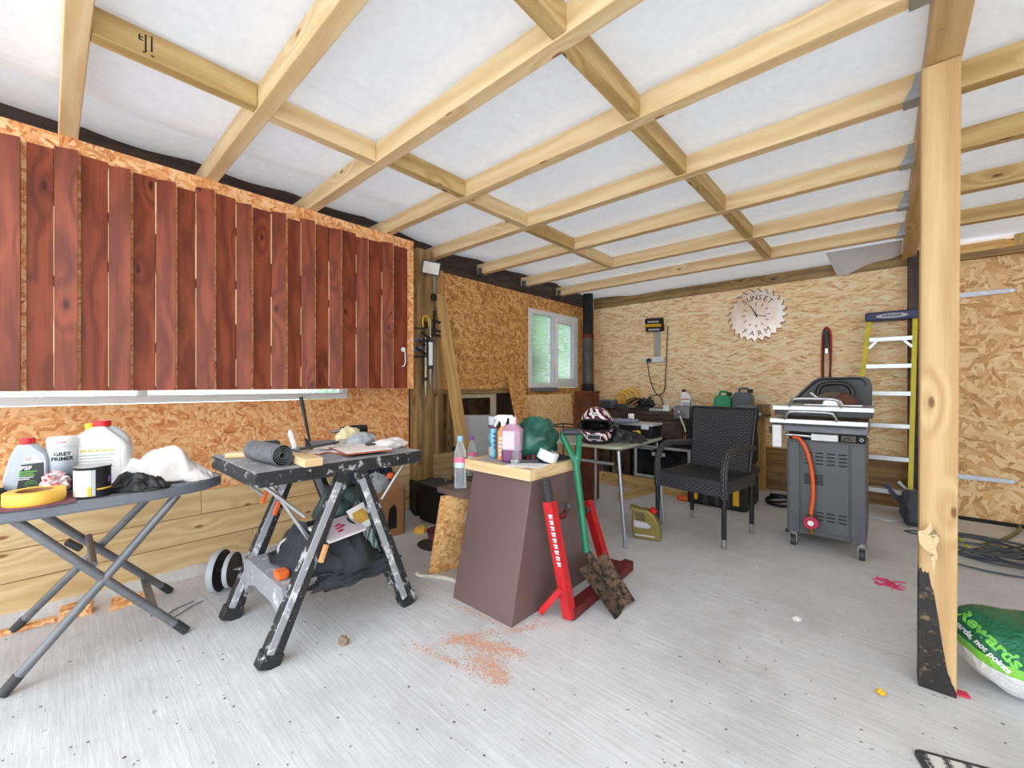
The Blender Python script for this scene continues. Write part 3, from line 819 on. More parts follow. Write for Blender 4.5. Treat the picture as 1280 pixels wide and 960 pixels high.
# spray can of primer
p = V((-2.60, .038, ZI)); a0 = camang(p)
pr = thing('spray_can', 'tall GREY PRIMER aerosol can with white cap on the ironing board', 'spray can', p)
t_ = NT('primer_can_print'); z_ = t_.sep(t_.obj())[2]
cp_ = t_.ramp(t_.math('MULTIPLY', z_, 5.0), [(.25, S(74, 82, 96)), (.5, S(150, 160, 172)), (.8, S(214, 220, 226))]); M['primer'] = t_.done(cp_, .35)
b = MB(); b.lathe([(.043, 0), (.046, .003), (.046, .182), (.044, .186)], seg=32); b.build('can_body', 'primer', pr, False, smooth=40)
b = MB(); b.lathe([(.045, .186), (.0465, .188), (.0465, .218), (.043, .226), (.03, .228)], seg=32); b.build('cap', 'white', pr, False, smooth=40)
n = tocam(p)
for s_, z in (('GREY', .157), ('PRIMER', .137)): text(s_, 'lettering', .021, V((n.x, n.y, 0)) * .0462 + V((0, 0, z)), n, 'ink', pr, world=False, wrap=.0462, offset=.0006)
wrapband('cap_band', P('pale_pink_ink', S(238, 170, 190), .5), (0, 0, .2), .0465, .003, .01, a0 - 28, a0 + 12, pr, False)
b = MB(); T = face_T(V((n.x, n.y, 0)) * .0455 + V((0, 0, .04)), n)
b.prism(arc(0, .0, .034, 10, 170, 12) + [(-.036, -.024), (.036, -.024)], -.004, .0022, T); b.build('picture', P('dark_car_picture', S(40, 46, 66), .4, var=.4, scale=40), pr, False)
b = MB(); b.prism(arc(0, 0, .009, 0, 360, 14)[:-1], 0, .003, face_T(V((n.x, n.y, 0)) * .0462 + V((0, 0, .022)), n)); b.build('badge', 'red', pr, False)

# big white jug, olive oil bottle behind it, small tin in front
p = V((-2.63, .15, ZI))
jg = thing('plastic_jug', 'large white plastic jug with red cap on the ironing board', 'jug', p, rad(72))
poly = [(-.105, 0), (.105, 0), (.108, .012), (.108, .175), (.09, .20), (.03, .262), (-.012, .262), (-.09, .20), (-.108, .165), (-.108, .012)]
b = MB(); b.prism(poly, -.055, .055, Matrix.Rotation(rad(90), 4, 'X')); b.build('body', P('milky_plastic', S(232, 234, 234), .4, var=.04), jg, False, bevel=.022, smooth=45)
b = MB(); b.lathe([(.029, .258), (.03, .262), (.03, .282), (.027, .286)], (.012, 0, 0), seg=22); b.build('cap', 'red', jg, False, smooth=40)
b = MB(); b.tube(spline([(.092, 0, .165), (.088, 0, .20), (.06, 0, .235), (.035, 0, .25)], 6), .016, 10); b.build('handle', 'lgrey', jg, False, smooth=60)
lb = decal('label', 'paper', (0, -.0555, .105), (0, -1, 0), .17, .14, jg, world=False)
for i in range(6):
    decal('label_word', 'tape', (-.058 + i * .023, -.0568, .158), (0, -1, 0), .017, .008, jg, world=False, th=.0005)
for i in range(6):
    decal('label_line', 'lgrey', (-.004 * (i % 3), -.0568, .138 - i * .013), (0, -1, 0), .14 - .02 * (i % 2), .004, jg, world=False, th=.0005)

p = V((-2.69, .125, ZI))
ol = thing('glass_bottle', 'green glass oil bottle with yellow cap behind the white jug', 'bottle', p)
M['oliveglass'] = clearplastic('olive_glass', S(150, 150, 60), .08, .55)
b = MB(); b.lathe([(.03, 0), (.034, .004), (.034, .17), (.03, .19), (.016, .215), (.0145, .25)], seg=20); b.build('body', 'oliveglass', ol, False, smooth=50)
b = MB(); b.lathe([(.0175, .24), (.018, .242), (.018, .268), (.016, .272)], seg=18); b.build('cap', 'yellow', ol, False, smooth=40)
wrapband('label', 'tape', (0, 0, 0), .034, .05, .14, camang(p) - 60, camang(p) + 60, ol, False)

p = V((-2.375, .118, ZI)); a0 = camang(p); n = tocam(p)
tn = thing('paint_tin', 'round black and white tin with lid near front edge of the ironing board', 'tin', p)
b = MB(); b.lathe([(.053, 0), (.055, .002), (.054, .006), (.054, .112), (.056, .115), (.056, .12), (.050, .121), (.047, .117), (.0, .117)], seg=36); b.build('can_body', 'ink', tn, False, smooth=40)
wrapband('label', 'paper', (0, 0, 0), .054, .008, .11, a0 - 92, a0 - 4, tn, False)
wrapband('label_stripe', 'yellow', (0, 0, 0), .0546, .008, .045, a0 - 16, a0 - 4, tn, False)
wrapband('label_stripe', 'lgrey', (0, 0, 0), .0546, .008, .11, a0 - 3, a0 + 8, tn, False)
wrapband('label_stripe', 'tape', (0, 0, 0), .0546, .03, .036, a0 + 12, a0 + 80, tn, False)
wrapband('badge', 'purple', (0, 0, 0), .0546, .055, .078, a0 + 55, a0 + 78, tn, False)
b = MB(); b.lathe([(.055, .118), (.056, .123), (.045, .124), (.0, .121)], seg=36); b.build('lid', 'steel', tn, False, smooth=40)

b = MB(); b.prism([(-.13, -.1), (.10, -.12), (.13, .02), (.11, .10), (-.1, .11), (-.15, .03)], 0, .006, Matrix.Translation((-2.40, .0 - .03, ZI)))
b.build('work_mat', 'maroon', None, bevel=.002, label='maroon mat under the yellow tape roll on the ironing board', cat='mat')
tp = thing('tape_roll', 'wide roll of yellow masking tape lying on the ironing board', 'tape', (-2.375, -.035, ZI + .006))
b = MB(); b.lathe([(.05, 0), (.079, 0), (.081, .003), (.081, .043), (.079, .046), (.05, .046), (.05, 0)], seg=40, cap=False); b.build('tape_body', 'tape', tp, False, smooth=40)
b = MB(); b.lathe([(.046, .001), (.05, .001), (.05, .045), (.046, .045), (.046, .001)], seg=40, cap=False); b.build('core', 'card', tp, False, smooth=40)
b = MB(); b.lump((-2.47, .015, ZI + .048), .045, .035, .046, seed=5, amp=.5, freq=2.6, flat=1.0)
b.build('wrapper', P('red_white_wrapper', S(236, 226, 230), .35, var=.1, scale=22, wear=S(214, 50, 60), wear_at=.5), None, smooth=60, label='crumpled red and white wrapper behind the yellow tape roll', cat='wrapper')
db = thing('storage_tub', 'small dark tub with grey rim behind the primer can', 'tub', (-2.685, -.015, ZI), rad(80))
b = MB(); b.prism(rrect(-.05, .05, -.028, .028, .008), 0, .10); b.build('tub_body', 'dgrey', db, False)
b = MB(); b.prism(rrect(-.054, .054, -.032, .032, .01), .10, .112); b.build('lid', 'mgrey', db, False)
b = MB(); b.sheet((-2.39, .255, ZI), .22, .13, .075, seed=3, fold=.75, rot=.9, freq=4, n=40); b.build('work_glove', 'blackglove', None, smooth=70, label='crumpled black work gloves near front edge of the ironing board', cat='glove')
b = MB(); b.sheet((-2.56, .355, ZI), .36, .26, .15, seed=11, fold=.75, rot=1.0, freq=2.6, n=46); b.build('rag', 'whitecloth', None, smooth=70, label='heap of white cloth on the narrow end of the ironing board', cat='cloth')
b = MB(); b.sheet((-2.47, .46, ZI), .2, .14, .06, seed=23, fold=.6, rot=.4, freq=3, n=30); b.build('rag', 'whitecloth', None, smooth=70, label='smaller white rag at the tip of the ironing board', cat='cloth')
b = MB(); b.lump((-2.56, -.16, ZI + .02), .06, .045, .032, seed=9, amp=.3, flat=.6); b.build('rag', 'jacket', None, smooth=70, label='dark grey rag at the left end of the ironing board', cat='cloth')

# bits on the floor under the board
for lab, pts, h in (('orange chipboard wedge lying at the foot of the wall', [(-2.99, .22), (-2.85, .20), (-2.86, .37), (-2.93, .36)], .02), ('short chipboard offcut by the foot of the wall under the board', [(-2.98, .04), (-2.90, .03), (-2.89, .14), (-2.97, .15)], .05), ('long thin chipboard strip at the foot of the wall', [(-2.97, -.28), (-2.93, -.28), (-2.92, .02), (-2.96, .02)], .018)):
    b = MB(); b.prism(pts, 0, h); b.build('chipboard_offcut', 'osb_left', None, bevel=.002, label=lab, cat='offcut')
def wire(name, label, cat, pts, r, mat, n=6): 
    b = MB(); b.tube(spline(pts, n), r, 6); return b.build(name, mat, None, smooth=60, label=label, cat=cat)
wire('wire_loop', 'bent loop of thin grey wire on the floor before the dumbbell', 'wire', [(-2.66, .50, .004), (-2.62, .40, .004), (-2.55, .40, .004), (-2.60, .48, .006), (-2.62, .53, .008)], .003, 'mgrey')

# ================================================================= dumbbell
db = thing('dumbbell', 'dumbbell with black disc plates on the floor behind the work table', 'dumbbell', (-2.66, .66, .107))
ax = V((-.35, .94, 0)).normalized()
ax = V((.62, .78, 0)).normalized(); ctr = V((-2.62, .74, .107))
b = MB(); b.cyl(ctr - ax * .20, ctr + ax * .26, .014, 14); b.build('bar', 'steel', db, smooth=40)
for d, r, w_ in ((-.15, .107, .03), (-.085, .09, .02), (.13, .107, .03), (.18, .09, .025)):
    b = MB(); c = ctr + ax * d
    T = Matrix.Translation(c - V((0, 0, 0))) @ ax.to_track_quat('Z', 'Y').to_matrix().to_4x4()
    bb = MB(); bb.lathe([(.016, -w_ / 2), (r * .86, -w_ / 2), (r * .88, -w_ / 2 - .004), (r, -w_ / 2 - .003), (r, w_ / 2 + .003), (r * .88, w_ / 2 + .004), (r * .86, w_ / 2), (.016, w_ / 2)], T=T, seg=36)
    bb.m(M['black']); 
    o = bb.build('weight_plate', 'black', db, smooth=35)
    q = MB(); q.lathe([(r + .0005, -w_ / 2 - .002), (r + .003, -w_ / 2), (r + .003, w_ / 2), (r + .0005, w_ / 2 + .002)], T=T, seg=36, cap=False); q.build('plate_rim', 'lgrey', o, smooth=40)
b = MB(); c = ctr - ax * .115; b.cyl(c, c + ax * .02, .03, 16); b.build('collar', 'steel', db, smooth=40)

# ================================================================= folding work table
X0, X1, YA, YE, ZT = -2.42, -1.80, .525, 1.30, .782
wm = thing('work_table', 'black folding work table spattered with paint and covered in tools', 'work table', (-2.1, .9, 0))
b = MB(); b.m(M['wm_top']).box(X0 + .004, X1 - .004, YA + .004, YE - .004, ZT - .02, ZT)
b.build('table_top', None, wm, bevel=.003)
b = MB(); th = .03
b.box(X1 - th, X1, YA, YE, ZT - .062, ZT - .002).box(X0, X0 + th, YA, YE, ZT - .062, ZT - .002).box(X0 + th, X1 - th, YA, YA + th, ZT - .062, ZT - .002).box(X0 + th, X1 - th, YE - th, YE, ZT - .062, ZT - .002)
b.build('rim', 'wm_black', wm, bevel=.005)
for y in (.72, 1.16):
    b = MB(); b.m(M['ink'])
    for i in range(3):
        b.box(X1 - .001, X1 + .0015, y + i * .02, y + i * .02 + .012, ZT - .035, ZT - .024); b.box(X1 - .001, X1 + .0015, y + i * .02, y + i * .02 + .012, ZT - .05, ZT - .039)
    b.build('clamp_slot', 'ink', wm)
AY = .92
def leg(foot, top, w=.075, d=.05):
    b = MB(); f, t = V(foot), V(top)
    b.beam(f, t, d, w, up=(0, 1, 0), w2=d * .8, h2=w * .75)
    lg = b.build('leg', 'wm_black', wm, bevel=.006)
    dr = (t - f).normalized()
    b = MB(); b.beam(f + V((d * .42, -.018, 0)) + dr * .05, t + V((d * .36, -.014, 0)) - dr * .05, .016, .03, up=(0, 1, 0)); b.build('leg_rail', 'wm_grey', lg, bevel=.003)
    b = MB(); b.beam(f, f + dr * .06, d + .008, w + .008, up=(0, 1, 0)); b.build('foot', 'wm_black', lg, bevel=.005)
    return lg
for xs, xt in ((-1.83, -1.835), (-2.34, -2.385)):
    leg((xs, .575, .0), (xt, AY - .02, ZT - .05)); leg((xs - (.02 if xs < -2 else 0), 1.235, .0), (xt, AY + .05, ZT - .05))
# bridge pieces between the front and rear leg of each side, arched below
for y, s_ in ((.655, 1), (1.155, -1)):
    T = Matrix.Translation((0, y, 0)) @ Matrix.Rotation(rad(90), 4, 'X')
    poly = [(-2.33, .10), (-2.27, .16), (-2.19, .185), (-1.98, .185), (-1.90, .16), (-1.85, .10), (-1.84, .27), (-2.34, .27)]
    b = MB(); b.prism(poly, -.018, .018, T); b.build('leg_bridge', 'wm_grey' if s_ == 1 else 'wm_black', wm, bevel=.004)
b = MB(); b.box(-2.31, -1.86, .64, 1.17, .262, .28); b.build('lower_shelf', 'wm_grey', wm, bevel=.004)
for (p, q) in (((-1.86, .56, ZT - .05), (-1.86, .735, .555)), ((-1.90, .60, ZT - .05), (-1.90, .79, .40)), ((-1.86, 1.24, ZT - .05), (-1.86, 1.10, .555)), ((-2.36, .56, ZT - .05), (-2.36, .735, .555))):
    b = MB(); b.tube([p, q], .008, 10); b.build('brace', 'alu', wm, smooth=50)
for c in ((-1.80, .785, .40), (-2.36, .735, .555), (-2.30, .77, .50)):
    b = MB(); b.beam(V(c) + V((.008, -.012, -.035)), V(c) + V((.008, .014, .035)), .02, .018, up=(0, 1, 0)); b.build('hinge_clip', P('orange_tan_clip', S(222, 164, 110), .5) if c[0] > -2 else 'orange', wm, bevel=.003)

# things on the table
Z = ZT
ml = thing('mesh_roll', 'rolled dark grey mesh lying at the left end of the work table', 'roll', (-2.0, .63, Z))
rc = V((0, 0, .047)); d = V((.96, -.10, 0)).normalized(); c0 = V((-2.13, .62, Z + .048)); c1 = c0 + V((.27, .03, 0))
T = Matrix.Translation(c0) @ (c1 - c0).to_track_quat('Z', 'Y').to_matrix().to_4x4(); L = (c1 - c0).length
b = MB()
sp = []
for i in range(90):
    a = i * .28; sp.append(((.012 + .036 * i / 90) * math.cos(a), (.012 + .036 * i / 90) * math.sin(a)))
k0 = len(b.v)
for x, y in sp:
    r = math.hypot(x, y); u = (x / r, y / r)
    for dz in (0, L):
        for e in (0, -.0022): b.v.append(tuple(T @ V((x + u[0] * e, y + u[1] * e, dz))))
for i in range(89):
    a = k0 + i * 4; q = a + 4
    b.face([a, q, q + 2, a + 2]); b.face([a + 1, a + 3, q + 3, q + 1]); b.face([a, a + 1, q + 1, q]); b.face([a + 2, q + 2, q + 3, a + 3])
b.build('roll_body', 'wirebag', ml, smooth=50)
b = MB(); b.sheet((-1.95, .74, Z), .26, .12, .035, seed=4, fold=.9, freq=5, n=30, rot=.2); b.build('loose_end', 'wirebag', ml, smooth=60)
b = MB(); b.beam((-1.98, .735, Z + .024), (-1.765, .735, Z + .017), .075, .034); b.build('wood_block', 'pine', None, bevel=.002, label='short pale wood block poking over the front of the work table', cat='wood block')
b = MB(); b.beam((-2.30, .56, Z + .012), (-2.12, .86, Z + .012), .07, .022); b.build('wood_strip', 'pine', None, bevel=.002, label='pale wood strip at the back left of the work table', cat='wood strip')
for i, (x, y, w_, d_, rz, z) in enumerate(((-2.10, 1.0, .30, .16, .25, 0), (-1.98, 1.05, .28, .22, -.15, .013), (-2.16, .86, .24, .10, .5, 0))):
    t = thing('tile', ['pale dusty tile lying underneath another on the work table', 'pale dusty tile on top, nearest the front of the work table', 'pale narrow tile piece beside the mesh roll on the work table'][i], 'tile', (x, y, Z + z), rz)
    b = MB(); b.box(-w_ / 2, w_ / 2, -d_ / 2, d_ / 2, 0, .007); b.build('tile_back', 'tile_edge', t, False)
    b = MB(); b.box(-w_ / 2, w_ / 2, -d_ / 2, d_ / 2, .007, .012); b.build('glazed_face', 'sand', t, False, bevel=.002)
b = MB(); b.beam((-2.32, .92, Z + .018), (-2.24, 1.22, Z + .018), .03, .03); b.build('metal_bar', 'mgrey', None, bevel=.002, label='square grey metal bar along the back of the work table', cat='bar')
ch = thing('chisel', 'dark flat chisel lying across the tiles on the work table', 'chisel', (-2.1, .9, Z + .026))
b = MB(); b.beam((-2.08, .80, Z + .032), (-2.06, .98, Z + .05), .026, .010); b.build('blade', 'dgrey', ch, bevel=.002)
b = MB(); b.beam((-2.06, .98, Z + .05), (-2.055, 1.02, Z + .054), .02, .02); b.build('tip', 'steel', ch, bevel=.002)
tm = thing('tape_measure', 'black and orange tape measure at the back of the work table', 'tape measure', (-2.30, .745, Z + .0))
b = MB(); b.prism(rrect(-.04, .04, 0, .06, .018), -.018, .018, Matrix.Translation((-2.30, .745, Z)) @ Matrix.Rotation(rad(60), 4, 'Z') @ Matrix.Rotation(rad(90), 4, 'X')); b.build('case', 'black', tm, bevel=.003)
n = V((math.sin(rad(60)), -math.cos(rad(60)), 0)); b = MB(); b.prism(arc(0, 0, .02, 0, 360, 18)[:-1], 0, .003, face_T(V((-2.30, .745, Z + .03)) + n * .018, n)); b.build('face_sticker', 'orange', tm)
sc_ = thing('scraper', 'white handled scraper leaning across the tools on the work table', 'scraper', (-2.2, .78, Z))
b = MB(); b.beam((-2.13, .80, Z + .02), (-2.26, .82, Z + .10), .03, .016, up=(0, 1, 0)); b.build('handle', 'white', sc_, bevel=.004)
b = MB(); b.beam((-2.09, .795, Z + .002), (-2.13, .80, Z + .02), .05, .003, up=(0, 1, 0)); b.build('blade', 'steel', sc_)
cl_ = thing('pincers', 'small black pincers standing among the tools on the work table', 'pincers', (-2.16, .87, Z))
for s_ in (-1, 1):
    b = MB(); b.tube([(-2.16, .875 + s_ * .02, Z + .004), (-2.165, .87 + s_ * .004, Z + .045), (-2.165, .87 - s_ * .012, Z + .07)], .006, 8); b.build('jaw', 'black', cl_)
pb = thing('pry_bar', 'thin black pry bar standing upright behind the work table top', 'pry bar', (-2.47, 1.11, 0))
pA = D(386, 545, 2.66); pT = D(376, 496, 2.66)
dd = (pT - pA).normalized()
b = MB(); b.tube([pA - dd * .76, pA + dd * .02, pT - dd * .02, pT], [.008, .008, .012, .011], 10); b.build('bar', 'black', pb, smooth=50)
b = MB(); b.beam(pA - dd * .80, pA - dd * .70, .024, .01); b.build('claw', 'black', pb)
# gloves, nailer and bits at the right end
b = MB(); b.lump((-2.23, 1.115, Z + .045), .05, .065, .055, seed=31, amp=.3, flat=.8); b.build('work_glove', P('cream_glove', S(236, 226, 180), .9, var=.12, scale=30, bump=.3), None, smooth=70, label='cream coloured work glove, bunched, at the back of the work table', cat='glove')
b = MB(); b.lump((-2.13, 1.14, Z + .035), .05, .075, .04, seed=37, amp=.35, flat=.8); b.build('work_glove', 'greycloth', None, smooth=70, label='pale grey work glove with dark cuff on the work table', cat='glove')
b = MB(); b.lump((-1.98, 1.225, Z + .022), .055, .09, .03, seed=41, amp=.3, flat=.7); b.build('rag', 'whitecloth', None, smooth=70, label='white rag folded near the right end of the work table', cat='cloth')
dr = thing('power_drill', 'black power tool lying at the back right of the work table', 'power tool', (-2.30, 1.22, Z))
b = MB(); b.tube([(-2.33, 1.12, Z + .075), (-2.32, 1.19, Z + .078), (-2.32, 1.27, Z + .078)], [.022, .026, .024], 14); b.build('motor_body', 'black', dr, smooth=50)
b = MB(); b.beam((-2.32, 1.25, Z + .07), (-2.31, 1.27, Z + .0), .034, .04, up=(0, 1, 0)); b.build('handle', 'dgrey', dr, bevel=.006)
b = MB(); b.tube([(-2.33, 1.12, Z + .075), (-2.335, 1.06, Z + .074)], [.014, .006], 12); b.build('chuck', 'steel', dr)
b = MB(); b.box(-2.02, -1.98, 1.10, 1.14, Z, Z + .035); b.build('drill_bit_box', 'dgrey', None, bevel=.004, label='small dark grey box in front of the grey glove on the work table', cat='box')

# lower shelf: clothes, booklet, cylinder
b = MB(); b.sheet((-2.05, .93, .283), .54, .46, .19, seed=6, fold=.8, rot=.15, n=60, freq=3.2); b.build('jacket', 'jacket', None, smooth=70, label='charcoal jacket heaped on the lower shelf of the work table', cat='jacket')
b = MB(); b.lump((-1.855, .97, .245), .045, .19, .045, seed=19, amp=.45, freq=3, flat=.9); b.build('folded_cloth', 'jacket', None, smooth=70, label='flap of charcoal cloth hanging over the front of the lower shelf', cat='cloth')
b = MB(); b.sheet((-2.0, 1.10, .285), .26, .26, .27, seed=14, fold=.7, rot=-.5, n=50, freq=3.0); b.build('striped_cloth', 'stripecloth', None, smooth=70, label='grey green striped cloth piled under the right end of the work table', cat='cloth')
b = MB(); b.lump((-2.20, 1.06, .43), .11, .12, .15, seed=17, amp=.35, flat=.9); b.build('folded_tarpaulin', P('dark_green_tarp', S(70, 96, 92), .5, var=.3, scale=12), None, smooth=70, label='dark green folded tarpaulin under the back of the work table', cat='tarpaulin')
bk = thing('booklet', 'white booklet with pink print lying on the charcoal jacket', 'booklet', (-1.90, .90, .445), rad(12))
T = Matrix.Rotation(rad(14), 4, 'Y')
b = MB(); b.box(-.075, .075, -.10, .10, 0, .012, T); b.build('pages', 'paper', bk, False)
b = MB(); b.box(-.077, .077, -.102, .102, .012, .0135, T); b.build('cover', P('pale_lilac_cover', S(226, 214, 224), .5, var=.06), bk, False)
b = MB()
for i in range(9): x, y = random.uniform(-.04, .03), random.uniform(-.05, .03); b.box(x, x + .012, y, y + .02, .0135, .0142, T)
b.build('print', 'pinkink', bk, False)
lt = thing('care_label', 'white printed card with yellow logo lying on the jacket', 'card', (-1.93, 1.04, .49))
T = face_T((-1.93, 1.03, .47), (.8, -.35, .55)) @ Matrix.Rotation(.45, 4, 'Z')
b = MB(); b.prism([(-.045, -.06), (.045, -.06), (.045, .06), (-.045, .06)], -.001, .001, T); b.build('card_sheet', 'paper', lt)
b = MB(); b.prism([(-.028, -.03), (.028, -.03), (.034, .0), (.028, .035), (-.028, .035), (-.034, 0)], .001, .0018, T); b.build('print', P('ochre_print', S(206, 160, 60), .5), lt)
cy = thing('pipe_offcut', 'short black pipe with grey rim lying on the lower shelf', 'pipe', (-2.20, .80, .285))
a_ = V((-2.24, .84, .345)); q_ = V((-2.12, .77, .335)); T = Matrix.Translation(a_) @ (q_ - a_).to_track_quat('Z', 'Y').to_matrix().to_4x4()
b = MB(); b.lathe([(.048, 0), (.055, 0), (.055, .13), (.048, .13), (.048, .0)], T=T, seg=28, cap=False); b.build('pipe_wall', 'dgrey', cy, smooth=40)
b = MB(); b.lathe([(.047, .124), (.057, .124), (.057, .134), (.047, .134), (.047, .124)], T=T, seg=28, cap=False); b.build('rim', 'lgrey', cy, smooth=40)
b = MB(); b.box(-1.99, -1.93, .655, .70, .282, .315); b.build('orange_block', 'orange', None, bevel=.004, label='small orange block on the left edge of the lower shelf', cat='block')

# ================================================================= cardboard box of clothes, black box, by the wall
cb = thing('cardboard_box', 'open cardboard box full of clothes by the wall behind the work table', 'box', (-2.87, 1.63, 0))
x0, x1, y0, y1, h = -3.06, -2.71, 1.40, 1.80, .345
b = MB(); b.box(x0, x1, y0, y1, 0, .006); 
for q in ((x0, x1, y0, y0 + .006), (x0, x1, y1 - .006, y1), (x0, x0 + .006, y0, y1), (x1 - .006, x1, y0, y1)): b.box(q[0], q[1], q[2], q[3], .006, h)
b.build('box_wall', 'card', cb)
b = MB(); b.prism([(0, 0), (.38, 0), (.34, .08), (.03, .09)], -.003, .003, face_T((x1 - .01, (y0 + y1) / 2 - .19, h), (.9, 0, .35))); b.build('flap', 'card', cb)
T = face_T((x1 + .001, (y0 + y1) / 2 + .09, .15), (1, 0, 0)); b = MB()
b.prism([(-.04, -.09), (.04, -.09), (.04, .05), (.02, .09), (-.02, .06), (-.03, .01)], -.0005, .0006, T)
b.prism([(-.15, -.03), (-.09, -.03), (-.09, -.045), (-.06, -.02), (-.09, .005), (-.09, -.01), (-.15, -.01)], -.0005, .0006, T); b.build('print', 'ink', cb)
b = MB(); b.lump((-2.89, 1.57, .40), .115, .13, .20, seed=51, amp=.4, flat=.5, freq=2.6); b.build('jacket', 'navycloth', None, smooth=70, label='navy jacket bundled on top of the cardboard box', cat='jacket')
b = MB(); b.lump((-2.80, 1.60, .35), .075, .11, .12, seed=57, amp=.4, flat=.6); b.build('shirt', 'greycloth', None, smooth=70, label='pale grey garment hanging at the front of the cardboard box', cat='clothing')
b = MB(); b.lump((-2.86, 1.70, .38), .11, .07, .14, seed=59, amp=.4, flat=.6); b.build('trousers', P('dark_navy_cloth', S(32, 42, 66), .9, var=.25), None, smooth=70, label='dark navy trousers at the right side of the cardboard box', cat='clothing')
b = MB(); b.lump((-2.745, 1.70, .43), .02, .035, .038, seed=61, amp=.2); b.build('orange_tag', 'orange', None, smooth=60, label='orange tag on the navy clothes in the cardboard box', cat='tag')
bb = thing('storage_case', 'black metal storage case on the floor before the dark post', 'case', (-2.65, 2.22, 0))
b = MB(); b.box(-2.89, -2.40, 2.06, 2.27, .006, .30); b.build('case_body', 'black', bb, bevel=.008)
b = MB(); b.box(-2.90, -2.39, 2.05, 2.28, .30, .318); b.build('lid', 'dgrey', bb, bevel=.006)
b = MB(); b.tube([(-2.72, 2.2, .318), (-2.72, 2.2, .355), (-2.70, 2.2, .37)], [.006, .006, .01], 8); b.build('knob', 'steel', bb)
b = MB(); b.prism(rrect(-.20, .20, -.10, .10, .04), 0, .035, Matrix.Translation((-2.62, 2.56, .0)) @ Matrix.Rotation(.3, 4, 'Z')); b.build('plastic_tray', 'black', None, bevel=.008, label='flat black tray on the floor behind the storage case', cat='tray')
b = MB(); b.lathe([(.0, .006), (.085, .006), (.10, .055), (.104, .055), (.09, .0), (.0, .0)], (-2.44, 1.93, 0), seg=30, cap=False); b.build('shallow_bowl', P('dusky_pink_plastic', S(150, 84, 104), .5), None, smooth=50, label='dusky pink bowl on the floor beside the black case', cat='bowl')
b = MB(); b.prism([(x * 1.3, y) for x, y in arc(0, 0, .10, 0, 360, 22)[:-1]], 0, .004, Matrix.Translation((-2.36, 1.80, 0))); b.build('rubber_mat', 'dgrey', None, label='round dark rubber mat on the floor before the pink bowl', cat='mat')
b = MB(); b.sheet((-2.64, 1.90, 0), .10, .12, .05, seed=71, n=20); b.build('duster', 'tape', None, smooth=60, label='small yellow duster on the floor beside the cardboard box', cat='cloth')
# ================================================================= CENTRE: brown pedestal
ZP = .71
pd = thing('plinth', 'tapered brown plywood plinth with pale timber top, loaded with bottles', 'plinth', (-1.5, 1.77, 0))
px0, px1 = -1.70, -1.285
TX = Matrix.Rotation(rad(90), 4, 'Y') @ Matrix.Rotation(rad(90), 4, 'Z')     # local (x,y,z) -> (Y,Z,X)
b = MB(); b.prism([(1.425, .0), (2.13, .0), (1.965, ZP - .055), (1.575, ZP - .055)], px0, px1, TX); b.build('body', 'pedestal', pd, bevel=.002)
tx0, tx1, ty0, ty1 = -1.745, -1.272, 1.545, 1.985
for q in ((tx0, tx1, ty0, ty0 + .04), (tx0, tx1, ty1 - .04, ty1), (tx0, tx0 + .04, ty0 + .04, ty1 - .04), (tx1 - .04, tx1, ty0 + .04, ty1 - .04)):
    b = MB(); b.box(*q, ZP - .055, ZP); b.build('top_rail', 'pine', pd, bevel=.003)
b = MB(); b.box(tx0 + .041, tx1 - .041, ty0 + .041, ty1 - .041, ZP - .03, ZP - .002); b.build('top_board', spotty('grey_stained_board', S(172, 176, 182), S(104, 106, 112), 7), pd)

Z = ZP
def at(px, py): return G(px, py, ZP)
p = V((-1.668, 1.70, Z)); n = tocam(p); a0 = camang(p)
sp_ = thing('spray_can', 'tall teal and red aerosol can with grey cap on the plinth', 'spray can', p)
b = MB(); b.lathe([(.028, 0), (.031, .003), (.031, .175), (.024, .19)], seg=28); b.build('can_body', 'teal', sp_, False, smooth=40)
b = MB(); b.lathe([(.03, .186), (.031, .188), (.031, .228), (.028, .232)], seg=28); b.build('cap', 'lgrey', sp_, False, smooth=40)
wrapband('label_band', 'maroon', (0, 0, 0), .031, .165, .182, a0 - 100, a0 + 100, sp_, False)
wrapband('label_band', 'silverbottle', (0, 0, 0), .031, .015, .06, a0 - 95, a0 - 20, sp_, False)
for i in range(4): decal('print', 'navy', V((n.x, n.y, 0)) * .0312 + V((-n.y, n.x, 0)) * .004 + V((0, 0, .06 + i * .025)), n, .012, .016, sp_, world=False, th=.0012, roll=.3 * i)

p = V((-1.577, 1.685, Z)); n = tocam(p); rz = math.atan2(-n.x, n.y) + math.pi
ob = thing('spray_bottle', 'orange label spray bottle with white trigger head on the plinth', 'spray bottle', p, rz)
b = MB(); b.prism(rrect(-.034, .034, -.026, .026, .014), 0, .15); b.prism(rrect(-.034, .034, -.026, .026, .014), .15, .185, scale2=.42); b.build('body', P('orange_label_body', S(236, 160, 92), .4, var=.08), ob, False, smooth=45)
b = MB(); b.lathe([(.015, .183), (.016, .186), (.016, .205), (.012, .21)], seg=18); b.build('collar', 'white', ob, False, smooth=40)
b = MB(); b.prism([(.055, .232), (.05, .244), (-.03, .246), (-.05, .236), (-.052, .222), (-.03, .222), (-.02, .205), (.018, .205), (.02, .226)], -.012, .012, Matrix.Rotation(rad(90), 4, 'X')); b.build('trigger_head', 'white', ob, False, bevel=.003)
b = MB(); b.beam((-.03, 0, .222), (-.05, 0, .18), .012, .008, up=(0, 1, 0)); b.build('trigger', 'white', ob, False, bevel=.002)
for i in range(5): decal('label_mark', 'white', (-.018, -.0268, .03 + i * .022), (0, -1, 0), .014, .014, ob, world=False)

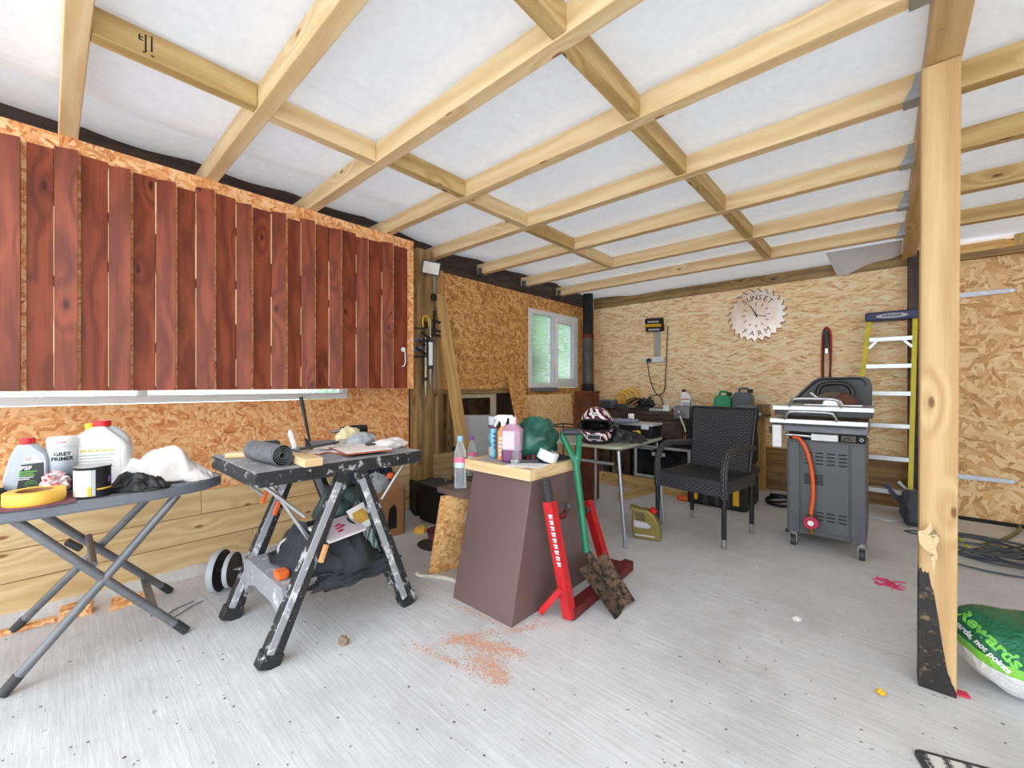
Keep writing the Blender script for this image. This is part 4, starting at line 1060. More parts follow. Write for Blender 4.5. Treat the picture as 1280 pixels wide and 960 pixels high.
p = V((-1.487, 1.66, Z)); n = tocam(p); rz = math.atan2(-n.x, n.y) + math.pi - .35
pk = thing('cleaner_bottle', 'clear pink bottle part filled with purple liquid on the plinth', 'bottle', p, rz)
b = MB(); T0 = rrect(-.055, .055, -.035, .035, .016)
b.prism(T0, .002, .17); b.prism(T0, .17, .205, scale2=.36); b.build('body', 'pinkbottle', pk, False, smooth=45)
b = MB(); b.prism(rrect(-.0556, .0556, -.0356, .0356, .016), .003, .066); b.build('liquid', 'purpleliq', pk, False, smooth=45)
b = MB(); b.lathe([(.019, .203), (.02, .206), (.02, .236), (.017, .24)], seg=20); b.build('cap', P('pale_pink_cap', S(244, 220, 232), .4, var=.04), pk, False, smooth=40)
decal('label', P('pale_lilac_label', S(226, 200, 232), .5, var=.04), (-.012, -.0356, .118), (0, -1, 0), .068, .094, pk, world=False)
b = MB(); b.lump((-1.44, 1.80, Z + .105), .115, .105, .115, seed=81, amp=.3, flat=.92, freq=2.4); b.build('plastic_bag', 'greenbag', None, smooth=70, label='dark green plastic bag bundled at the back of the plinth', cat='bag')
tp = thing('tape_roll', 'white tape roll standing tilted on the right of the plinth', 'tape', (-1.335, 1.77, Z))
T = Matrix.Translation((-1.335, 1.77, Z + .038)) @ Matrix.Rotation(rad(18), 4, 'Y') @ Matrix.Rotation(rad(-12), 4, 'X')
b = MB(); b.lathe([(.03, -.026), (.052, -.026), (.054, -.022), (.054, .022), (.052, .026), (.03, .026), (.03, -.026)], T=T, seg=36, cap=False); b.build('tape_body', 'white', tp, smooth=40)
b = MB(); b.lathe([(.027, -.025), (.0305, -.025), (.0305, .025), (.027, .025), (.027, -.025)], T=T, seg=30, cap=False); b.build('core', 'lgrey', tp, smooth=40)
b = MB(); b.prism([(-.10, -.06), (.09, -.05), (.10, .06), (-.08, .07)], 0, .0025, Matrix.Translation((-1.365, 1.635, Z)) @ Matrix.Rotation(.35, 4, 'Z'))
b.build('paper_sheet', 'paper', None, label='white paper sheet near the front corner of the plinth top', cat='paper')
sf = thing('craft_knife', 'silver bladed craft knife lying on the paper on the plinth', 'knife', (-1.40, 1.68, Z + .003))
b = MB(); b.beam((-1.44, 1.645, Z + .012), (-1.36, 1.72, Z + .012), .024, .016); b.build('handle', 'dgrey', sf, bevel=.004)
b = MB(); b.beam((-1.465, 1.621, Z + .01), (-1.44, 1.645, Z + .012), .026, .018); b.build('blade_head', 'steel', sf, bevel=.003)
pl = thing('pliers', 'red handled pliers beside the pink bottle on the plinth', 'pliers', (-1.42, 1.71, Z))
for s_ in (-1, 1):
    b = MB(); b.tube(spline([(-1.395 + s_ * .018, 1.70, Z + .012), (-1.42 + s_ * .02, 1.73, Z + .03), (-1.435 + s_ * .006, 1.76, Z + .055)], 5), .007, 8); b.build('handle', P('pink_red_grip', S(206, 52, 84), .4) if s_ > 0 else 'red', pl, smooth=50)
b = MB(); b.beam((-1.437, 1.757, Z + .05), (-1.45, 1.785, Z + .075), .018, .012); b.build('jaws', 'dgrey', pl, bevel=.002)
b = MB(); b.sheet((-1.40, 1.90, Z), .20, .15, .03, seed=83, n=24, fold=.8); b.build('rag', 'jacket', None, smooth=60, label='charcoal rag lying at the back right of the plinth', cat='cloth')
b = MB(); b.lathe([(.022, 0), (.024, .002), (.022, .055), (.013, .075), (.012, .09)], (-1.435, 1.635, Z), seg=18); b.build('small_jar', 'bottle', None, smooth=40, label='small empty clear jar in front of the pink bottle', cat='jar')

# ---- chipboard offcut leaning on the plinth, brown shelf with water bottle
b = MB()
q0, q1 = V((-2.02, 1.50, 0)), V((-1.90, 1.93, 0)); u_ = V((.165, -.035, .50))
nn = (q1 - q0).cross(u_).normalized() * .018
b.hexa([tuple(c + s_ * nn) for c in () for s_ in ()] or [tuple(q0), tuple(q1), tuple(q0 + nn), tuple(q1 + nn), tuple(q0 + u_), tuple(q1 + u_), tuple(q0 + u_ + nn), tuple(q1 + u_ + nn)])
b.build('chipboard_sheet', 'osb_raw', None, bevel=.002, label='chipboard offcut leaning against the left side of the plinth', cat='board')
sh = thing('shelf_board', 'short brown board bridging the chipboard offcut and the plinth', 'board', (-1.78, 1.62, .50))
b = MB(); b.box(-1.93, -1.702, 1.50, 1.72, .502, .532); b.build('board', 'pedestal', sh, bevel=.002)
def water(name, lab, p, capm, sc_=1.0):
    t = thing('water_bottle', lab, 'bottle', p)
    b = MB(); k = sc_
    prof = [(.024, 0), (.033, .006)]
    for i in range(7): prof += [(.034, .015 + i * .014), (.0315, .022 + i * .014)]
    prof += [(.033, .115), (.033, .175), (.034, .18), (.03, .205), (.02, .235), (.013, .252), (.0125, .262)]
    b.lathe([(r * k, z * k) for r, z in prof], seg=26, cap=False); b.build('body', 'bottle', t, False, smooth=70)
    b = MB(); b.lathe([(.015 * k, .256 * k), (.016 * k, .258 * k), (.016 * k, .282 * k), (.014 * k, .285 * k)], seg=18); b.build('cap', capm, t, False, smooth=40)
    a0 = camang(p)
    wrapband('label', 'pinklabel', (0, 0, 0), .034 * k, .145 * k, .172 * k, a0 - 110, a0 + 110, t, False)
    wrapband('label_band', P('white_blue_label', S(206, 228, 232), .4, var=.1), (0, 0, 0), .034 * k, .118 * k, .145 * k, a0 - 110, a0 + 110, t, False)
    return t
water('w', 'clear water bottle with pale blue cap standing on the brown board', V((-1.803, 1.565, .532)), 'skycap', 1.05)
# stand for the further bottle and tools: grey board, tool bag, pallet against the wall
b = MB(); T = Matrix.Translation((-2.72, 2.60, 0)) @ Matrix.Rotation(rad(90), 4, 'Z') @ Matrix.Rotation(rad(82), 4, 'X')
b.prism([(-.16, 0), (.22, 0), (.22, .84), (-.16, .86)], 0, .018, T); b.build('panel', 'lgrey', None, bevel=.003, label='pale grey panel leaning in the open frame below the chipboard', cat='panel')
wb = thing('tool_bag', 'dark canvas tool bag with tools sticking out behind the plinth', 'bag', (-2.25, 2.50, 0))
b = MB(); b.lump((-2.26, 2.70, .32), .16, .22, .34, seed=91, amp=.14, flat=.92); b.build('bag_body', 'jacket', wb, smooth=70)
cq = D(590, 545, 2.95)
water('w2', 'clear water bottle with purple cap behind the plinth corner', V((cq.x, cq.y, .475)), 'purple', 1.0)
cr = thing('crate', 'dark brown crate standing behind the plinth under the purple capped bottle', 'crate', (cq.x, cq.y, 0))
b = MB(); b.box(cq.x - .12, cq.x + .09, cq.y - .09, cq.y + .10, 0, .475); b.build('crate_body', 'dark_timber', cr, bevel=.006)
bc = thing('bolt_cutter', 'red handled bolt cutter lying on the tool bag behind the plinth', 'bolt cutter', (-2.25, 2.6, .62))
b = MB(); b.tube([(-2.36, 2.50, .70), (-2.22, 2.66, .77)], [.016, .012], 10); b.build('handle', 'red', bc, smooth=50)
b = MB(); b.tube([(-2.22, 2.66, .77), (-2.10, 2.80, .80)], .009, 8); b.build('lever', 'dgrey', bc)
b = MB(); b.beam((-2.30, 2.56, .67), (-2.20, 2.66, .70), .035, .02); b.build('yellow_level', 'gold', None, bevel=.003, label='short yellow brown stick lying on the tool bag', cat='stick')
fl = thing('glazed_panel', 'cream framed glazed panel standing in the open wall below the chipboard', 'panel', (XW - .06, 2.95, .5))
b = MB()
for q in ((2.63, 3.22, .52, .56), (2.63, 3.22, .99, 1.03), (2.63, 2.67, .56, .99), (3.15, 3.22, .56, .99), (2.67, 3.15, .755, .775)): b.box(XW - .06, XW - .02, *q)
b.build('frame', 'cream', fl, bevel=.003)
b = MB(); b.box(XW - .05, XW - .045, 2.67, 3.15, .56, .99); b.build('pane', P('brown_reflective_glass', S(92, 74, 56), .08, .55, var=.25, scale=4), fl)

# ---- leaning planks and sheet by the left wall
def plank(name, label, foot, top, w, th, mat, wdir=(0, 1, 0), cat='plank'):
    b = MB(); b.beam(foot, top, w, th, up=(1, 0, .3)); return b.build(name, mat, None, bevel=.003, label=label, cat=cat)
plank('leaning_plank', 'long narrow timber plank leaning against the wall beside the dark post', (-2.545, 2.36, .012), (-3.05, 2.395, 1.95), .125, .022, 'brown_board')
plank('leaning_plank', 'chipboard plank leaning under the square window', (-2.52, 3.20, .012), (-3.045, 3.44, 1.20), .25, .018, 'osb_wall')
b = MB(); T = Matrix.Translation((-2.93, 0, 0)) @ Matrix.Rotation(rad(-4.5), 4, 'Y') @ TX
b.prism([(3.40, .0), (4.46, .0), (4.46, 1.01)] + [(3.52 + x, .89 + y) for x, y in arc(0, 0, .12, 90, 180, 8)], 0, .018, T); b.build('chipboard_sheet', 'osb_light', None, bevel=.002, label='chipboard sheet with a rounded corner leaning below the square window', cat='board')
wr = thing('wire_rack', 'thin black wire rack standing on the floor behind the plinth', 'rack', (-2.5, 3.6, 0))
b = MB()
for z in (.55, .70): b.tube([(-2.62, 3.45, z), (-2.25, 3.45, z), (-2.25, 3.75, z), (-2.62, 3.75, z)], .007, 8, closed=True)
b.build('rack_frame', 'dgrey', wr, smooth=50)
for x, y in ((-2.62, 3.45), (-2.25, 3.45), (-2.25, 3.75), (-2.62, 3.75)):
    b = MB(); b.tube([(x, y, 0), (x, y, .70)], .007, 8); b.build('leg', 'dgrey', wr)

# ---- items on the post: floodlight, caulking guns, clamps
fd = thing('floodlight', 'square white faced floodlight on the dark post beside the red shutter', 'floodlight', (-2.9, 2.2, 2.0))
c = PX(539, 335, -2.86); n = V((.66, -.62, -.42)).normalized(); T = face_T(c, n) @ Matrix.Rotation(-.18, 4, 'Z')
b = MB(); b.prism(rrect(-.078, .078, -.058, .058, .008), -.03, 0, T); b.build('housing', 'dgrey', fd, bevel=.003)
b = MB(); b.prism(rrect(-.068, .068, -.048, .048, .006), 0, .003, T); b.build('lamp_face', 'ledface', fd)
b = MB(); b.tube([T @ V((0, 0, -.03)), c + V((-.08, .06, .01)), V((-2.985, 2.17, c.z + .02))], .012, 8); b.build('bracket', 'black', fd)
def gun(lab, top, L, tubem, r=.022, tilt=0):
    t = thing('caulking_gun', lab, 'caulking gun', top)
    b = MB(); b.tube([(0, 0, 0), (.0, tilt * .3, -L)], r, 14); b.build('cartridge', tubem, t, False, smooth=50)
    b = MB(); b.tube([(0, tilt * .3, -L - .028), (0, tilt * .34, -L - .16)], [.011, .003], 10); b.build('nozzle', 'lgrey', t, False, smooth=50)
    b = MB(); b.tube([(0, tilt * .3, -L - .03), (0, tilt * .3, -L)], r + .005, 14)
    for s_ in (-1, 1): b.beam((0, s_ * (r + .004), .0), (0, tilt * .3 + s_ * (r + .004), -L), .005, .012)
    b.tube([(0, 0, 0), (0, 0, .02)], r + .005, 14); b.build('frame', 'black', t, False, smooth=50)
    b = MB(); b.tube([(0, 0, .02), (0, 0, .20)], .005, 8); b.build('plunger', 'steel', t, False)
    b = MB(); b.beam((0, 0, .03), (.02, -.11, .075), .022, .012, up=(1, 0, 0)); b.beam((0, 0, .01), (.02, -.13, .0), .018, .01, up=(1, 0, 0)); b.build('trigger', 'black', t, False, bevel=.003)
    return t
gun('caulking gun with white cartridge hanging on the dark post', PX(538, 428, -2.93), .20, 'white')
gun('slim caulking gun with cream tube hanging beside the dark post', PX(532, 447, -2.945), .17, 'cream', .013)
for i, (y_, ang) in enumerate(((424, 0), (436, -28))):
    c = PX(522, y_, -2.95); t = thing('spring_clamp', ['upper', 'lower'][i] + ' blue handled spring clamp hanging on the dark post', 'clamp', c)
    d_ = V((0, math.cos(rad(ang)), math.sin(rad(-ang)))); 
    b = MB(); b.beam(c - d_ * .07, c + d_ * .05, .02, .022, w2=.014); b.build('handle', 'blue', t, bevel=.005)
    b = MB(); b.beam(c + d_ * .05, c + d_ * .09, .018, .02); b.build('jaw', 'black', t, bevel=.003)
c = PX(532, 402, -2.96); t = thing('trowel', 'yellow handled tool hanging above the caulking guns', 'hand tool', c)
b = MB(); b.tube(spline([c + V((0, -.025, -.05)), c + V((0, -.03, .02)), c + V((0, 0, .05)), c + V((0, .03, .02)), c + V((0, .025, -.05))], 5), .008, 8); b.build('loop', 'yellow', t, smooth=60)
b = MB(); b.box(c.x - .006, c.x + .008, c.y - .022, c.y + .022, c.z - .06, c.z + .0); b.build('grip', 'black', t, bevel=.004)
c = PX(542, 408, -2.95); t = thing('hand_clamp', 'black bar clamp hanging right of the yellow handled tool', 'clamp', c)
b = MB(); b.beam(c + V((0, 0, -.09)), c + V((0, .01, .14)), .01, .018, up=(1, 0, 0)); b.build('bar', 'black', t)
for z in (-.03, .05, -.07): 
    b = MB(); b.beam(c + V((0, -.02, z)), c + V((.01, .07, z - .01)), .016, .022); b.build('jaw', 'black', t, bevel=.004)
c = PX(541, 372, -2.985); b = MB(); b.box(c.x - .01, c.x + .03, c.y - .02, c.y + .025, c.z - .03, c.z + .03); b.build('sensor_box', 'black', None, bevel=.006, label='small black sensor box high on the dark post edge', cat='sensor')
c = PX(519, 409, -2.93); b = MB(); b.tube([c - V((.05, .05, .0)), c + V((0, .10, -.004))], .006, 8); b.build('metal_rod', 'black', None, label='short black rod fixed across the dark post above the clamps', cat='rod')

# ================================================================= red stand (two leaning uprights on a floor bar)
rs = thing('folding_stand', 'red steel stand with two uprights on a floor bar beside the plinth', 'stand', (-1.16, 2.0, 0))
f0, f1 = V((-1.13, 1.665, .03)), V((-1.165, 2.36, .03))
b = MB(); b.beam(f0, f1, .06, .056); b.build('floor_bar', 'dred', rs, bevel=.003)
u0, t0 = V((-1.125, 1.665, .01)), V((-1.21, 1.615, .56))
b = MB(); b.beam(u0, t0, .05, .05, up=(1, 0, 0)); up1 = b.build('upright', 'redpaint', rs, bevel=.003)
d_ = (t0 - u0).normalized()
b = MB()
pr = [t0 - d_ * .01]
rr = [.021]
for i in range(14): pr += [t0 + d_ * (.004 + i * .008), t0 + d_ * (.008 + i * .008)]; rr += [.0225, .0200]
b.tube(pr, rr, 14); b.build('ribbed_grip', 'dgrey', up1, smooth=30)
for i in range(9):
    z = .26 + i * .028; c = u0 + (t0 - u0) * (z / .55) + V((.012, -.0262, .0))
    decal('lettering', 'white', c, (.12, -1, -.1), .022, .020, up1, th=.0008, poly=[(-.011, -.009), (.011, -.009), (.011, -.003), (-.004, -.003 + .003 * (i % 2)), (.011, .004), (.011, .009), (-.011, .009), (-.011, .003 - .002 * (i % 3)), (.002, 0)])
u1, t1 = V(G(757, 706, .02)), D(734, 626, 2.70)
b = MB(); b.beam((-1.17, 2.30, .03), (u1.x, u1.y, .03), .05, .05); b.build('floor_bar', 'dred', rs, bevel=.003)
b = MB(); b.beam(u1, t1, .055, .05, up=(0, 1, 0)); up2 = b.build('upright', 'redpaint', rs, bevel=.003)
b = MB(); cc = t1 - (t1 - u1).normalized() * .05; b.cyl(cc + V((.0, -.05, 0)), cc + V((0, .04, 0)), .02, 12); b.build('pivot_bolt', 'flue', up2, smooth=40)
b = MB(); b.beam((-1.25, 1.60, .02), (-1.155, 1.64, .15), .045, .03); b.build('brace', 'redpaint', rs, bevel=.003)
q_ = u0 + (t0 - u0) * .84
b = MB(); b.tube([q_, q_ + V((.005, .09, .0)), q_ + V((-.01, .13, .015))], [.016, .014, .012], 10); lv = b.build('side_lever', 'dred', rs, smooth=40)
b = MB(); b.tube([q_ + V((.0, .09, -.01)), q_ + V((-.01, .145, .025))], .013, 10).sph(q_ + V((-.012, .155, .03)), .021); b.build('ball_end', 'flue', lv, smooth=60)

# ================================================================= garden spade
sd = thing('spade', 'muddy bladed spade with green shaft leaning on the plinth', 'spade', (-1.0, 1.85, 0))
gp = D(714, 540, 2.26); yk = D(719, 572, 2.21); sk = D(733, 690, 2.13); tp_ = G(772, 772, .0)
b = MB(); b.tube([yk + (sk - yk) * -.02, yk + (sk - yk) * .4, sk], [.021, .0185, .0175], 14); b.build('shaft', 'spade_green', sd, smooth=50)
gx = V((cs, sn, 0)) * .043
b = MB(); b.tube([gp - gx * 1.1, gp + gx * 1.1], .019, 12); b.build('grip', 'dgrey', sd, smooth=50)
for s_ in (-1, 1):
    b = MB(); b.tube(spline([yk + (sk - yk) * .05, yk + gx * s_ * .35 + V((0, 0, .01)), gp + gx * s_ * 1.0 + V((0, 0, -.03)), gp + gx * s_ * 1.0], 6), [.018] * 7 + [.016] * 6 + [.014] * 6, 12); b.build('yoke_arm', 'spade_green', sd, smooth=60)
P1, P2, P3, P4 = D(724, 711, 2.12), D(757, 690, 2.20), D(793, 749, 2.12), D(769, 776, 1.985)
P4.z = .004; P3.z = max(.03, P3.z)
b = MB(); k0 = 0; N = 14
nrm = (P2 - P1).cross(P4 - P1).normalized()
if nrm.dot(V((-P1.x, -P1.y, EYE - P1.z))) < 0: nrm = -nrm
for e in (0, -.004):
    for j in range(N + 1):
        for i in range(N + 1):
            u, v = i / N, j / N
            q = P1.lerp(P2, u).lerp(P4.lerp(P3, u), v)
            q = q - nrm * (.030 * math.sin(math.pi * u) * (1 - .4 * v)) + nrm * e
            if j == N: q = q + (P4 - P1).normalized() * .006 * math.sin(math.pi * u * 2.5)
            b.v.append(tuple(q))
NN = (N + 1) ** 2
for j in range(N):
    for i in range(N):
        a = j * (N + 1) + i; b.face([a, a + 1, a + N + 2, a + N + 1]); b.face([a + NN, a + NN + N + 1, a + NN + N + 2, a + NN + 1])
rg = [i for i in range(N)] + [N + j * (N + 1) for j in range(N)] + [NN - 1 - i for i in range(N)] + [(N - j) * (N + 1) for j in range(N)]
for k in range(len(rg)):
    a, q = rg[k], rg[(k + 1) % len(rg)]; b.face([a, a + NN, q + NN, q])
b.build('blade', 'mud', sd, smooth=50)
mid = P1.lerp(P2, .5)
b = MB(); b.tube([sk, sk.lerp(mid, .6), mid.lerp(P4.lerp(P3, .5), .35) - nrm * .01], [.019, .021, .012], 12); b.build('socket', 'mud', sd, smooth=50)

# ---- rusty column, flue
cl_ = thing('steel_column', 'square rusty brown steel column standing behind the school desk', 'column', (-2.2, 3.55, 0))
b = MB(); b.box(-2.28, -2.10, 3.46, 3.62, 0, 1.055); b.build('column_body', 'rust', cl_, bevel=.004)
b = MB(); b.box(-2.285, -2.095, 3.455, 3.625, 1.04, 1.06); b.build('top_plate', 'rust', cl_, bevel=.003)
ff = D(735, 481, 5.55)
fp = thing('flue_pipe', 'sooty round flue pipe rising to the roof in the back corner', 'flue pipe', (ff.x, ff.y, 0))
b = MB(); b.tube([(ff.x, ff.y, 0), (ff.x, ff.y, 1.02)], .074, 24); b.build('pipe_section', 'flue', fp, smooth=40)
b = MB(); b.tube([(ff.x, ff.y, 1.02), (ff.x, ff.y, 1.14)], .079, 24); b.build('soot_band', 'soot', fp, smooth=40)
b = MB(); b.tube([(ff.x, ff.y, 1.14), (ff.x, ff.y, 1.78)], .071, 24); b.build('pipe_section', 'flue', fp, smooth=40)
b = MB(); b.tube([(ff.x, ff.y, 1.74), (ff.x, ff.y, 1.79)], .074, 24); b.build('joint_band', 'rust', fp, smooth=40)
b = MB(); b.tube([(ff.x, ff.y, 1.79), (ff.x, ff.y, 2.33)], .067, 24); b.build('pipe_section', 'soot', fp, smooth=40)
# ================================================================= school desk, helmet, gloves, box
ZD = .70
dk = thing('school_desk', 'small desk with tubular grey legs behind the plinth, carrying a helmet', 'desk', (-1.62, 2.98, 0))
dx0, dx1, dy0, dy1 = -2.03, -1.335, 2.56, 3.36
b = MB(); b.prism(rrect(dx0, dx1, dy0, dy1, .09, 6), ZD - .02, ZD); b.build('desk_top', P('grey_green_laminate', S(164, 166, 148), .45, var=.06), dk, bevel=.003)
for xs in (dx0 + .07, dx1 - .06):
    for y0_, y1_, nm in ((2.65, 2.78, 'leg'), (3.31, 3.2, 'leg')):
        b = MB(); b.tube(spline([(xs + .06 if xs > -1.5 else xs, y0_ - .0, 0), (xs + .012 if xs > -1.5 else xs, y0_, .60), (xs, y0_ + (y1_ - y0_) * .25, .662), (xs, y1_, .668)], 7), .0135, 12); b.build(nm, 'galv', dk, smooth=60)
    b = MB(); b.tube([(xs, 2.74, .668), (xs, 3.24, .668)], .0135, 12); b.build('top_tube', 'galv', dk, smooth=60)
for y in (2.65, 3.31):
    b = MB(); b.tube([(dx0 + .07, y, .565 if y < 3 else .60), (dx1 - .08, y, .565 if y < 3 else .60)], .012, 12); b.build('cross_rail', 'galv', dk, smooth=60)

# full-face helmet
hp = V((-1.60, 2.72, ZD))
n = tocam(hp); rz = math.atan2(-n.x, n.y) + math.pi - .12
hm = thing('motorcycle_helmet', 'pink, white and black full face motorcycle helmet on the school desk', 'helmet', hp, rz)
t_ = NT('helmet_graphics'); o_ = t_.obj()
w_ = t_.n('ShaderNodeTexWave', {'Vector': t_.map(o_, rot=(.5, .8, .3)), 'Scale': 7.5, 'Distortion': 9, 'Detail': 2}).outputs[1]
n2 = t_.noise(t_.map(o_, rot=(.4, 1, .2), sc=(9, 30, 9)), 1.1, 2, .5, 1.2)
c_ = t_.ramp(w_, [(.0, S(36, 22, 30)), (.3, S(196, 44, 92)), (.46, S(232, 130, 168)), (.56, S(244, 240, 242))], 'CONSTANT')
c_ = t_.mix(t_.ramp(n2, [(.58, 0), (.6, 1)]), c_, S(24, 22, 26))
M['helmet'] = t_.done(c_, .22)
def hel(u, v):
    """shell point: u azimuth (0 = front), v elevation -1..1 ; front is -Y"""
    a = u; e = v
    cx = .115 * math.sin(a); cy = -(.145 if abs(a) < math.pi / 2 else .15) * math.cos(a)
    return cx, cy
b = MB(); nu, nv = 48, 30; k0 = 0
grid = []
for j in range(nv + 1):
    f = j / nv; z = .012 + .248 * (math.sin(f * math.pi / 2) ** 1.0)
    hh = (z - .115) / .145 if z > .115 else (z - .115) / .30
    r = math.sqrt(max(0.0, 1 - hh * hh)) if z > .115 else math.sqrt(1 - hh * hh) * (.97 - .10 * ((.115 - z) / .1))
    row = []
    for i in range(nu):
        a = 2 * math.pi * i / nu; x = .122 * math.sin(a) * r; y = -.150 * math.cos(a) * r
        fr_ = max(0, math.cos(a))
        if z < .12 and fr_ > 0: y -= .022 * fr_ ** 3 * min(1, (.12 - z) / .06)      # chin bar juts forward
        b.v.append((x, y, z)); row.append(len(b.v) - 1)
    grid.append(row)
def open_(i, j):
    a = 2 * math.pi * (i + .5) / nu; a = a - 2 * math.pi if a > math.pi else a
    z = .5 * (b.v[grid[j][0]][2] + b.v[grid[j + 1][0]][2])
    return abs(a) < 1.12 and .092 + .012 * abs(a) < z < .172 - .02 * (abs(a) / 1.1) ** 2
for j in range(nv):
    for i in range(nu):
        l = (i + 1) % nu
        if not open_(i, j): b.face([grid[j][i], grid[j][l], grid[j + 1][l], grid[j + 1][i]])
o = b.build('shell', 'helmet', hm, False, smooth=60)
md = o.modifiers.new('th', 'SOLIDIFY'); md.thickness = .008; md.offset = -1
b = MB(); b.sph((0, .004, .125), .108, .134, .118, 32, 20); 
keep = [f for f in b.f]; 
bb = MB(); bb.v = b.v[:]
for f, u in zip(b.f, b.uv):
    cxm = sum(b.v[i][0] for i in f) / len(f); cym = sum(b.v[i][1] for i in f) / len(f); czm = sum(b.v[i][2] for i in f) / len(f)
    a = math.atan2(cxm, -cym)
    if not (abs(a) < .95 and .075 < czm < .17) and czm > .02: bb.face(f, u)
o = bb.build('lining', 'rubber', hm, False, smooth=60)
# eye port rim
pts = []
def shellpt(a, z, k=1.0):
    hh = (z - .115) / .145 if z > .115 else (z - .115) / .30
    r = math.sqrt(max(0, 1 - hh * hh)) * k
    if z < .115: r *= (.97 - .10 * ((.115 - z) / .1))
    y = -.150 * math.cos(a) * r
    if z < .12 and math.cos(a) > 0: y -= .022 * math.cos(a) ** 3 * min(1, (.12 - z) / .06)
    return V((.122 * math.sin(a) * r, y, z))
ring = [(a / 10 * 1.14, .174 - .02 * (a / 10) ** 2) for a in range(-10, 11)] + [(1.18, .13)] + [(a / 10 * 1.12, .088 + .012 * abs(a / 10)) for a in range(10, -11, -1)] + [(-1.18, .13)]
b = MB(); b.tube([shellpt(a, z, 1.01) for a, z in ring], .008, 8, closed=True); b.build('port_rim', 'black', hm, False, smooth=60)
b = MB(); b.tube([shellpt(2 * math.pi * i / 40, .012, 1.0) for i in range(40)], .011, 8, closed=True); b.build('neck_roll', 'rubber', hm, False, smooth=60)
b = MB(); k0 = 0
for q in (0, 1):
    pass
T = face_T(shellpt(0, .052, 1.03), (0, -1, .05)); b.prism(rrect(-.042, .042, -.013, .013, .01), -.012, .004, T); b.build('chin_vent', 'black', hm, False, bevel=.002)
b = MB(); b.tube([T @ V((x, y, .003)) for x, y in rrect(-.046, .046, -.017, .017, .012)], .004, 6, closed=True); b.build('vent_trim', 'lgrey', hm, False, smooth=60)
for s_ in (-1, 1):
    b = MB(); c = shellpt(s_ * 1.5, .13, 1.02); b.cyl(c - V((s_ * .004, 0, 0)), c + V((s_ * .012, 0, 0)), .024, 18); b.build('pivot_cover', 'black', hm, False, smooth=40)
T = face_T(shellpt(0, .212, 1.0) + V((0, -.004, 0)), (0, -.75, .66)); b = MB(); b.prism([(x * 1.0, y) for x, y in [(.042 * math.cos(rad(a)), .014 * math.sin(rad(a))) for a in range(0, 360, 20)]], -.008, .0015, T); b.build('logo_oval', 'white', hm, False)
text('Arai', 'lettering', .026, shellpt(0, .212, 1.0) + V((0, -.0052, .0012)), (0, -.75, .66), 'ink', hm, world=False, shear=.2, offset=.0006)

b = MB(); b.sheet((-1.445, 2.86, ZD), .28, .20, .10, seed=101, n=46, fold=.75, freq=4.5, rot=.4); b.build('riding_gloves', 'blackglove', None, smooth=70, label='pair of black leather gloves heaped beside the helmet on the desk', cat='gloves')
b = MB(); b.beam((-1.435, 2.98, ZD + .045), (-1.395, 3.01, ZD + .05), .06, .05); b.build('yellow_cuff', 'yellow', None, bevel=.008, label='yellow cuff lying behind the black gloves on the desk', cat='cuff')
gp_ = thing('heat_gun', 'dark grey blue power tool lying behind the helmet on the desk', 'power tool', (-1.68, 3.08, ZD))
b = MB(); b.box(-1.80, -1.66, 3.02, 3.13, ZD, ZD + .14); b.build('tool_body', P('slate_plastic', S(84, 92, 108), .5), gp_, bevel=.02)
b = MB(); b.tube([(-1.68, 3.07, ZD + .125), (-1.46, 3.12, ZD + .135)], [.024, .016], 12); b.build('tool_nose', P('slate_plastic2', S(120, 126, 140), .45), gp_, smooth=50)
ot = thing('parts_box', 'black lidded plastic box at the right rear of the desk', 'box', (-1.48, 3.20, ZD), .0)
b = MB(); b.hexa([(x, y, z) for z, k in ((ZD, .9), (ZD + .10, 1.0)) for y in (3.215 - .10 * k, 3.215 + .10 * k) for x in (-1.49 - .145 * k, -1.49 + .145 * k)]); b.build('box_body', 'black', ot, bevel=.006)
b = MB(); b.prism(rrect(-1.64, -1.34, 3.11, 3.32, .015), ZD + .10, ZD + .115); b.build('lid', P('translucent_grey_lid', S(176, 182, 184), .3), ot, bevel=.003)
for x in (-1.40,):
    b = MB(); b.box(x - .03, x + .03, 3.104, 3.112, ZD + .075, ZD + .108); b.build('clip', 'lgrey', ot)
jr = thing('pill_pot', 'small white pot with lid standing on the black parts box', 'pot', (-1.56, 3.20, ZD + .115))
b = MB(); b.lathe([(.022, 0), (.024, .003), (.024, .045), (.02, .05)], seg=20); b.build('pot_body', 'white', jr, False, smooth=40)
b = MB(); b.lathe([(.024, .05), (.025, .052), (.025, .068), (.023, .07)], seg=20); b.build('lid', 'white', jr, False, smooth=40)
wrapband('label', 'mgrey', (0, 0, 0), .024, .012, .036, camang((-1.455, 3.2)) - 50, camang((-1.455, 3.2)) + 20, jr, False)

